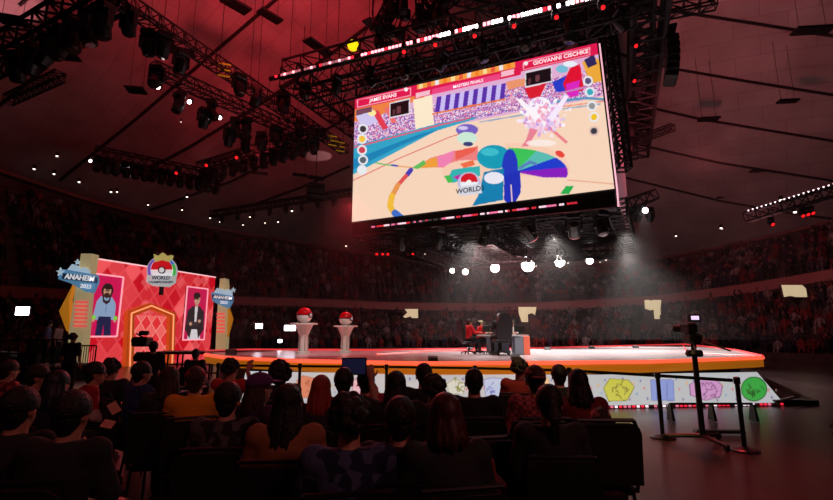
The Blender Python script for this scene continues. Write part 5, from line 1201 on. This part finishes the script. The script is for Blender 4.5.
for px, y, l in ((470, 350.5, 'small black floor monitor at the rear stage edge, left of the desk'), (548, 350, 'small black floor monitor at the rear edge right of the desk'), (592, 348.8, 'small black floor monitor at the rear stage edge, second right of the desk'), (636, 347.8, 'small black floor monitor at the rear stage edge, third right of the desk'), (516, 360, 'small grey box on the front stage edge below the desk'), (433, 361, 'small grey box on the front stage edge left of the desk')):
    p = at_z(px, y, DZ); r = empty('floor_monitor', p, l, 'monitor'); q = MB(); q.add([p + Vector(v) for v in ((-.12, -.08, 0), (.12, -.08, 0), (.12, .1, 0), (-.12, .1, 0), (-.12, -.02, .07), (.12, -.02, .07), (.12, .1, .12), (-.12, .1, .12))], [(0, 3, 2, 1), (4, 5, 6, 7), (0, 1, 5, 4), (1, 2, 6, 5), (2, 3, 7, 6), (3, 0, 4, 7)]); q.build('wedge_body', blackp, r)
    MB().add([p + Vector(v) for v in ((-.1, -.015, .077), (.1, -.015, .077), (.1, .09, .12), (-.1, .09, .12))], [(0, 1, 2, 3)]).build('grille', mat('grille_grey', (60, 56, 60), .7), r)

# ================================================================== BARRIER POSTS AND BELTS
POSTS = [(745, 451), (663, 438)]; PB = [at_z(x, y, 0) for x, y in POSTS] + [at_z(x, y, 0) for x, y in ((572, 425), (476, 419), (386, 416), (298, 414), (215, 412))]
for i, p in enumerate(PB):
    r = empty('barrier_post', p, ['black belt barrier post farthest right, with a wide round foot', 'black belt barrier post second from the right, before the blue card', 'black belt barrier post hidden among heads right of centre', 'black belt barrier post behind the cropped-hair head', 'black belt barrier post in front of the white skirt, left of centre', 'black belt barrier post beside the orange emblem', 'black belt barrier post at the left end of the line'][i], 'post')
    MB().lathe([(.19, 0), (.19, .02), (.16, .035), (.04, .06)], p, 28).build('foot', mat('post_foot', (60, 54, 56), .35, .6), r); MB().tube(p + Vector((0, 0, .05)), p + Vector((0, 0, .97)), .032, n=14).build('pole', black, r)
    MB().lathe([(.045, .93), (.045, 1.02), (.03, 1.03)], p, 16).build('belt_head', blackp, r)
for i in range(len(PB) - 1):
    a, b_ = PB[i] + Vector((0, 0, .975)), PB[i + 1] + Vector((0, 0, .975)); d = (b_ - a).normalized(); 
    tag(MB().box(a.lerp(b_, .5), ((b_ - a).length - .1, .006, .05), math.atan2(d.y, d.x)).build('barrier_belt', black), 'black belt stretched between barrier posts, ' + ['span at the far right', 'second span from the right', 'span before the yellow emblem', 'span behind the cropped-hair head', 'span left of centre', 'span at the left end'][i], 'belt')

# ------------------------------------------------------------------ tall camera pedestal in front of the stage
p = at_z(700, 437, 0); p.y = 7.6; p.x = at_Y(699, 400, 7.6).x
r = empty('camera_pedestal', p, 'tall black camera pedestal with a small lit screen in front of the purple emblem', 'camera')
MB().tube(p + Vector((0, 0, .1)), p + Vector((0, 0, 1.1)), .045, .04, 14).build('column', blackp, r); MB().tube(p + Vector((0, 0, 1.0)), p + Vector((0, 0, 1.5)), .04, n=12).build('inner_column', chf, r)
m = MB()
for k in range(3): a = k * 2.094 + .6; m.tube(p + Vector((0, 0, .12)), p + Vector((.5 * math.cos(a), .5 * math.sin(a), .07)), .035, .03)
b_ = m.build('dolly_legs', blackp, r)
for k in range(3): a = k * 2.094 + .6; MB().box(p + Vector((.5 * math.cos(a), .5 * math.sin(a), .05)), (.09, .06, .1), a, bev=.02).build('wheel', blackp, b_)
MB().lathe([(.11, 1.3), (.13, 1.34), (.11, 1.4)], p, 18).build('steering_ring', blackp, r)
MB().box(p + Vector((0, 0, 1.58)), (.2, .22, .16), bev=.03).build('pan_head', blackp, r)
m = MB(); m.tube(p + Vector((.06, -.08, 1.55)), p + Vector((.32, -.4, 1.4)), .014); m.tube(p + Vector((-.06, -.08, 1.55)), p + Vector((-.2, -.4, 1.4)), .014); m.build('pan_bars', blackp, r)
c_ = MB().box(p + Vector((-.02, .05, 1.74)), (.15, .24, .16), bev=.02).build('camera_body', blackp, r); MB().tube(p + Vector((-.04, .15, 1.74)), p + Vector((-.1, .3, 1.74)), .05, .06, 14).build('camera_lens', blackp, c_)
v_ = MB().box(p + Vector((-.02, -.12, 1.9)), (.18, .06, .12), bev=.01).build('viewfinder', blackp, c_); MB().box(p + Vector((-.02, -.155, 1.9)), (.12, .006, .06)).build('viewfinder_screen', mat('finder_glow', (220, 200, 240), .4, emit=1.2), v_)
q = at_z(722, 433, .02); r = empty('cable_guard', q, 'low dark cable guard lying on the floor between pedestal and right post', 'cable guard'); MB().box(q + Vector((-.05, 0, .025)), (.8, .16, .05), -.06, bev=.02).build('guard_body', blackp, r)
q = at_z(697, 420, .02); r = empty('low_floor_bar', q, 'low black pipe barrier on the floor behind the camera pedestal', 'barrier'); 
MB().tube(q + Vector((-.5, 0, .3)), q + Vector((1.1, 0, .3)), .022).build('rail', trussm, r)
for x in (-.5, .3, 1.1): MB().box(q + Vector((x, 0, .14)), (.06, .22, .3), taper=.5).build('foot', blackp, r)

# ------------------------------------------------------------------ lights on stands and the left side
def panel_light(px, py, Y, w_, h_, zb, label, power=0, e_=9):
    c = at_Y(px, py, Y); r = empty('panel_light', (c.x, c.y, zb), label, 'light'); MB().box(c + Vector((0, .05, 0)), (w_ + .06, .08, h_ + .06), bev=.02).build('housing', blackp, r)
    MB().box(c + Vector((0, -.005, 0)), (w_, .02, h_)).build('diffuser', mat('panel_white', (246, 242, 255), .4, emit=e_), r); MB().tube((c.x, c.y + .05, zb), (c.x, c.y + .05, c.z - h_ / 2 - .02), .025).build('stand', black, r)
    m = MB()
    for k in range(3): a = k * 2.094; m.tube((c.x, c.y + .05, zb + .5), (c.x + .45 * math.cos(a), c.y + .05 + .45 * math.sin(a), zb), .018)
    m.build('tripod_legs', black, r)
panel_light(22.5, 311, 20, .56, .34, 0, 'bright white panel light on a stand at the far left')
panel_light(259, 326, 24, .34, .24, 0, 'small white panel light right of the stage wall')
panel_light(290, 328, 21.5, .5, .24, 0, 'white panel light glowing beside the left pedestal')
panel_light(280, 341, 22, .18, .14, 0, 'dim small lamp low behind the left end of the stage', e_=2)
ry = 17.0; a0, a1 = at_Y(-8, 350, ry).x, at_Y(66, 350, ry).x
r = empty('riser', ((a0 + a1) / 2, ry, 0), 'dark railed riser at the far left with two people standing on it', 'riser'); MB().box(((a0 + a1) / 2, ry + 1.2, .25), (a1 - a0, 2.6, .5)).build('riser_body', mat('riser_black', (26, 20, 22), .7), r)
m = MB()
for k in range(9): x = a0 + (a1 - a0) * k / 8; m.tube((x, ry - .05, .5), (x, ry - .05, 1.45), .022)
m.tube((a0, ry - .05, 1.45), (a1, ry - .05, 1.45), .025); m.tube((a0, ry - .05, .98), (a1, ry - .05, .98), .02); m.build('railing', trussm, r)
for k, (x, w_, h_) in enumerate(((6, .6, .5), (22, .5, .35), (34, .7, .45))):
    p = at_Y(x, 345, ry + .9); q = empty('equipment_case', (p.x, ry + .9, .5), ['dark equipment case on the riser, at its left end', 'dark equipment case on the riser under the white light', 'dark equipment case on the riser beside the blue shirt'][k], 'case')
    MB().box((p.x, ry + .9, .5 + h_ / 2), (w_, .5, h_), bev=.03).build('case_body', mat('case_grey', (60, 54, 58), .5), q); MB().box((p.x, ry + .64, .5 + h_ * .6), (w_ * .8, .02, .04)).build('case_latch', mat('case_metal', (150, 140, 145), .3, .8), q)
p = at_Y(46, 340, ry + .7); person(Vector((p.x, ry + .7, .5)), math.radians(-60), .96, 'stand', 'standing person in blue shirt on the railed riser at the left', shirt=((110, 140, 190), None), hair=('short', hairb))
p = at_Y(57, 340, ry + .5); person(Vector((p.x, ry + .5, .5)), math.radians(-80), .92, 'stand', 'standing person in whitish shirt on the railed riser, near the orange wing', shirt=((210, 190, 180), None), hair=('short', hairbr))
p = at_z(71, 334, 1.648); person(Vector((at_Y(71, 350, 13).x, 13, 0)), 0, .97, 'stand', 'standing person in black seen from behind before the cream pylon', hair=('bushy', hairb))
bx0, bx1 = at_Y(77, 350, 15.5), at_Y(96, 350, 15.5); r = empty('crowd_barrier', ((bx0.x + bx1.x) / 2, 15.5, 0), 'black barred crowd barrier standing before the lower left of the red wall', 'barrier'); z0, z1 = .25, 1.28
m = MB(); m.path([(bx0.x, 15.5, 0), (bx0.x, 15.5, z1), (bx1.x, 15.5, z1), (bx1.x, 15.5, 0)], .025); m.tube((bx0.x, 15.5, z0), (bx1.x, 15.5, z0), .02); m.build('barrier_frame', black, r); m = MB()
for k in range(1, 8): x = bx0.x + (bx1.x - bx0.x) * k / 8; m.tube((x, 15.5, z0), (x, 15.5, z1), .012, n=5)
m.build('bars', black, r)
# broadcast camera and its operator
cy_ = 9.5; p = at_Y(141, 345, cy_); p = Vector((p.x, cy_, 0)); r = empty('broadcast_camera', p, 'large black broadcast camera on a tripod silhouetted against the red wall', 'camera')
m = MB()
for k in range(3): a = k * 2.094 + .3; m.tube(p + Vector((0, 0, 1.15)), p + Vector((.42 * math.cos(a), .42 * math.sin(a), 0)), .03, .02)
m.build('tripod_legs', black, r); MB().lathe([(.1, 1.12), (.12, 1.2), (.07, 1.3)], p, 16).build('fluid_head', blackp, r)
b_ = MB().box(p + Vector((.02, 0, 1.5)), (.3, .26, .19), bev=.03).build('camera_body', blackp, r); MB().tube(p + Vector((-.12, .1, 1.52)), p + Vector((-.25, .2, 1.52)), .06, .075, 16).build('camera_lens', blackp, b_); MB().box(p + Vector((.05, -.02, 1.67)), (.17, .1, .09), bev=.02).build('viewfinder', blackp, b_)
MB().tube(p + Vector((.02, 0, 1.59)), p + Vector((-.12, .0, 1.66)), .015).build('top_handle', blackp, b_)
m = MB(); m.tube(p + Vector((.1, -.1, 1.3)), p + Vector((.45, -.35, 1.1)), .015); m.build('pan_bar', blackp, r)
person(Vector((at_Y(153, 350, 9.2).x, 9.2, 0)), math.radians(20), .88, 'stand', 'standing camera operator in black beside the broadcast camera', shirt=((22, 20, 24), None))
person(Vector((at_Y(858, 350, 4.6).x, 4.6, 0)), math.radians(10), 1.0, 'stand', 'standing person in black at the right edge of the floor', shirt=((14, 12, 13), None), pants=(12, 11, 12), skin=skin2)

# ------------------------------------------------------------------ held and lying small things
def held(px, py, Y, w_, h_, name, label, glow_, rz_=0):
    c = at_Y(px, py, Y); r = empty(name, c, label, 'phone' if name == 'phone' else 'tablet'); MB().box(c, (w_, .012, h_), rz_, bev=.004).build('case', blackp, r)
    MB().box(c + Vector((0, -.009, 0)), (w_ * .9, .002, h_ * .88), rz_).build('screen', mat('glow_' + name, glow_, .3, emit=.16), r)
Yp = seat_at(231, 361).y; held(231, 352, Yp + .29, .15, .075, 'phone', 'phone held up sideways by the person in the orange shirt', (90, 60, 60))
Yt = seat_at(344, 371).y; J = skeleton('raise'); wx = seat_at(344, 371); 
c = Vector((wx.x + .06, wx.y + .27, 1.33)); r = empty('tablet', c, 'dark tablet raised by the person before the white skirt', 'tablet'); MB().box(c, (.25, .012, .17), bev=.004).build('case', blackp, r); MB().box(c + Vector((0, -.0085, 0)), (.23, .002, .15)).build('screen', mat('tablet_glow', (50, 60, 110), .3, emit=.12), r)
paper = mat('paper', (214, 150, 130), .8)
for k, (x, y, rz_, l) in enumerate(((167, 470, .5, 'pale sheet of paper on the floor at the bottom left'), (114, 408, .9, 'folded reddish paper on the lap left of the plaid shirt'), (108, 424, .2, 'small pale card low behind the seated people at the left'))):
    z = (0.0, .62, .5)[k]; p = at_z(x, y, z + .004) if k == 0 else at_Y(x, y, 3.4)
    o = MB().box(p + Vector((0, 0, .002)), (.32, .22, .004), rz_, bev=.001) if k == 0 else MB().box(p, (.08, .06, .004), M=Matrix.Rotation(rz_, 3, 'Y') @ Matrix.Rotation(.8, 3, 'X'))
    tag(o.build('paper_sheet', paper), l, 'paper')
p = at_Y(480, 452, 3.1); r = empty('shoulder_bag', Vector((p.x, p.y + .1, .47)), 'dark red bag with looped handles on the chair low in the middle', 'bag'); c = Vector((p.x, p.y + .1, .47))
MB().box(c + Vector((0, 0, .15)), (.34, .16, .3), bev=.05, M=None).build('bag_body', mat('bag_red', (96, 26, 30), .7, bump=(40, .5)), r)
m = MB()
for s_ in (-.06, .06): m.path([c + Vector((-.1, s_, .28)), c + Vector((-.08, s_, .4)), c + Vector((0, s_, .45)), c + Vector((.08, s_, .4)), c + Vector((.1, s_, .28))], .012)
m.build('handles', mat('bag_strap', (150, 50, 50), .6), r)
for px, py, l in ((702, 0, ''),): pass

# unused spare fixture prototypes are removed
for k, o in PRO.items():
    if 'label' not in o:
        for c in list(o.children_recursive): bpy.data.objects.remove(c)
        bpy.data.objects.remove(o)

# ================================================================== HAZE
for i, (x, s_) in enumerate(sizes.items()):
    p = at_Y(x, {452: 265, 465: 266, 494: 262, 526: 259, 558: 256, 588: 255}[x], 34.2)
    add_light('row_lamp_beam', 'SPOT', p, 260 * s_, WHITE, (p.x * .8, 18, 2), .12, 70, 1.0)
p = at_Y(643, 206, 23.4); add_light('hanging_lamp_beam', 'SPOT', p, 1500, WHITE, (p.x + .2, p.y + 1, 0), .08, 42, .8)
hz = bpy.data.materials.new('haze'); hz.use_nodes = True; nt = hz.node_tree; nt.nodes.clear()
out = nt.nodes.new('ShaderNodeOutputMaterial'); sc_ = nt.nodes.new('ShaderNodeVolumeScatter'); sc_.inputs['Density'].default_value = 0.006; sc_.inputs['Anisotropy'].default_value = .35
nt.links.new(sc_.outputs[0], out.inputs['Volume'])
tag(MB().box((6, 31, 6.2), (34, 24, 9.6)).build('haze', hz), 'thin theatrical haze hanging behind and under the display', 'haze', kind='stuff')

# ------------------------------------------------------------------ place words for the members of small groups
ORD = 'first second third fourth fifth sixth seventh eighth ninth tenth eleventh twelfth thirteenth fourteenth fifteenth sixteenth seventeenth eighteenth nineteenth twentieth'.split()
ORD += ['twenty-' + w for w in ORD[:9]] + ['thirtieth']
bpy.context.view_layer.update(); gr = {}
for o in COL.objects:
    if o.parent is None and o.get('group') and o.get('label'): gr.setdefault((o['group'], o['label']), []).append(o)
for (g_, l_), os_ in gr.items():
    if 1 < len(os_) <= 30 and 'spectator' not in g_:
        os_.sort(key=lambda o: proj(o.matrix_world.translation)[0])
        for i, o in enumerate(os_): o['label'] = l_ + ', ' + ORD[i] + ' from the left'
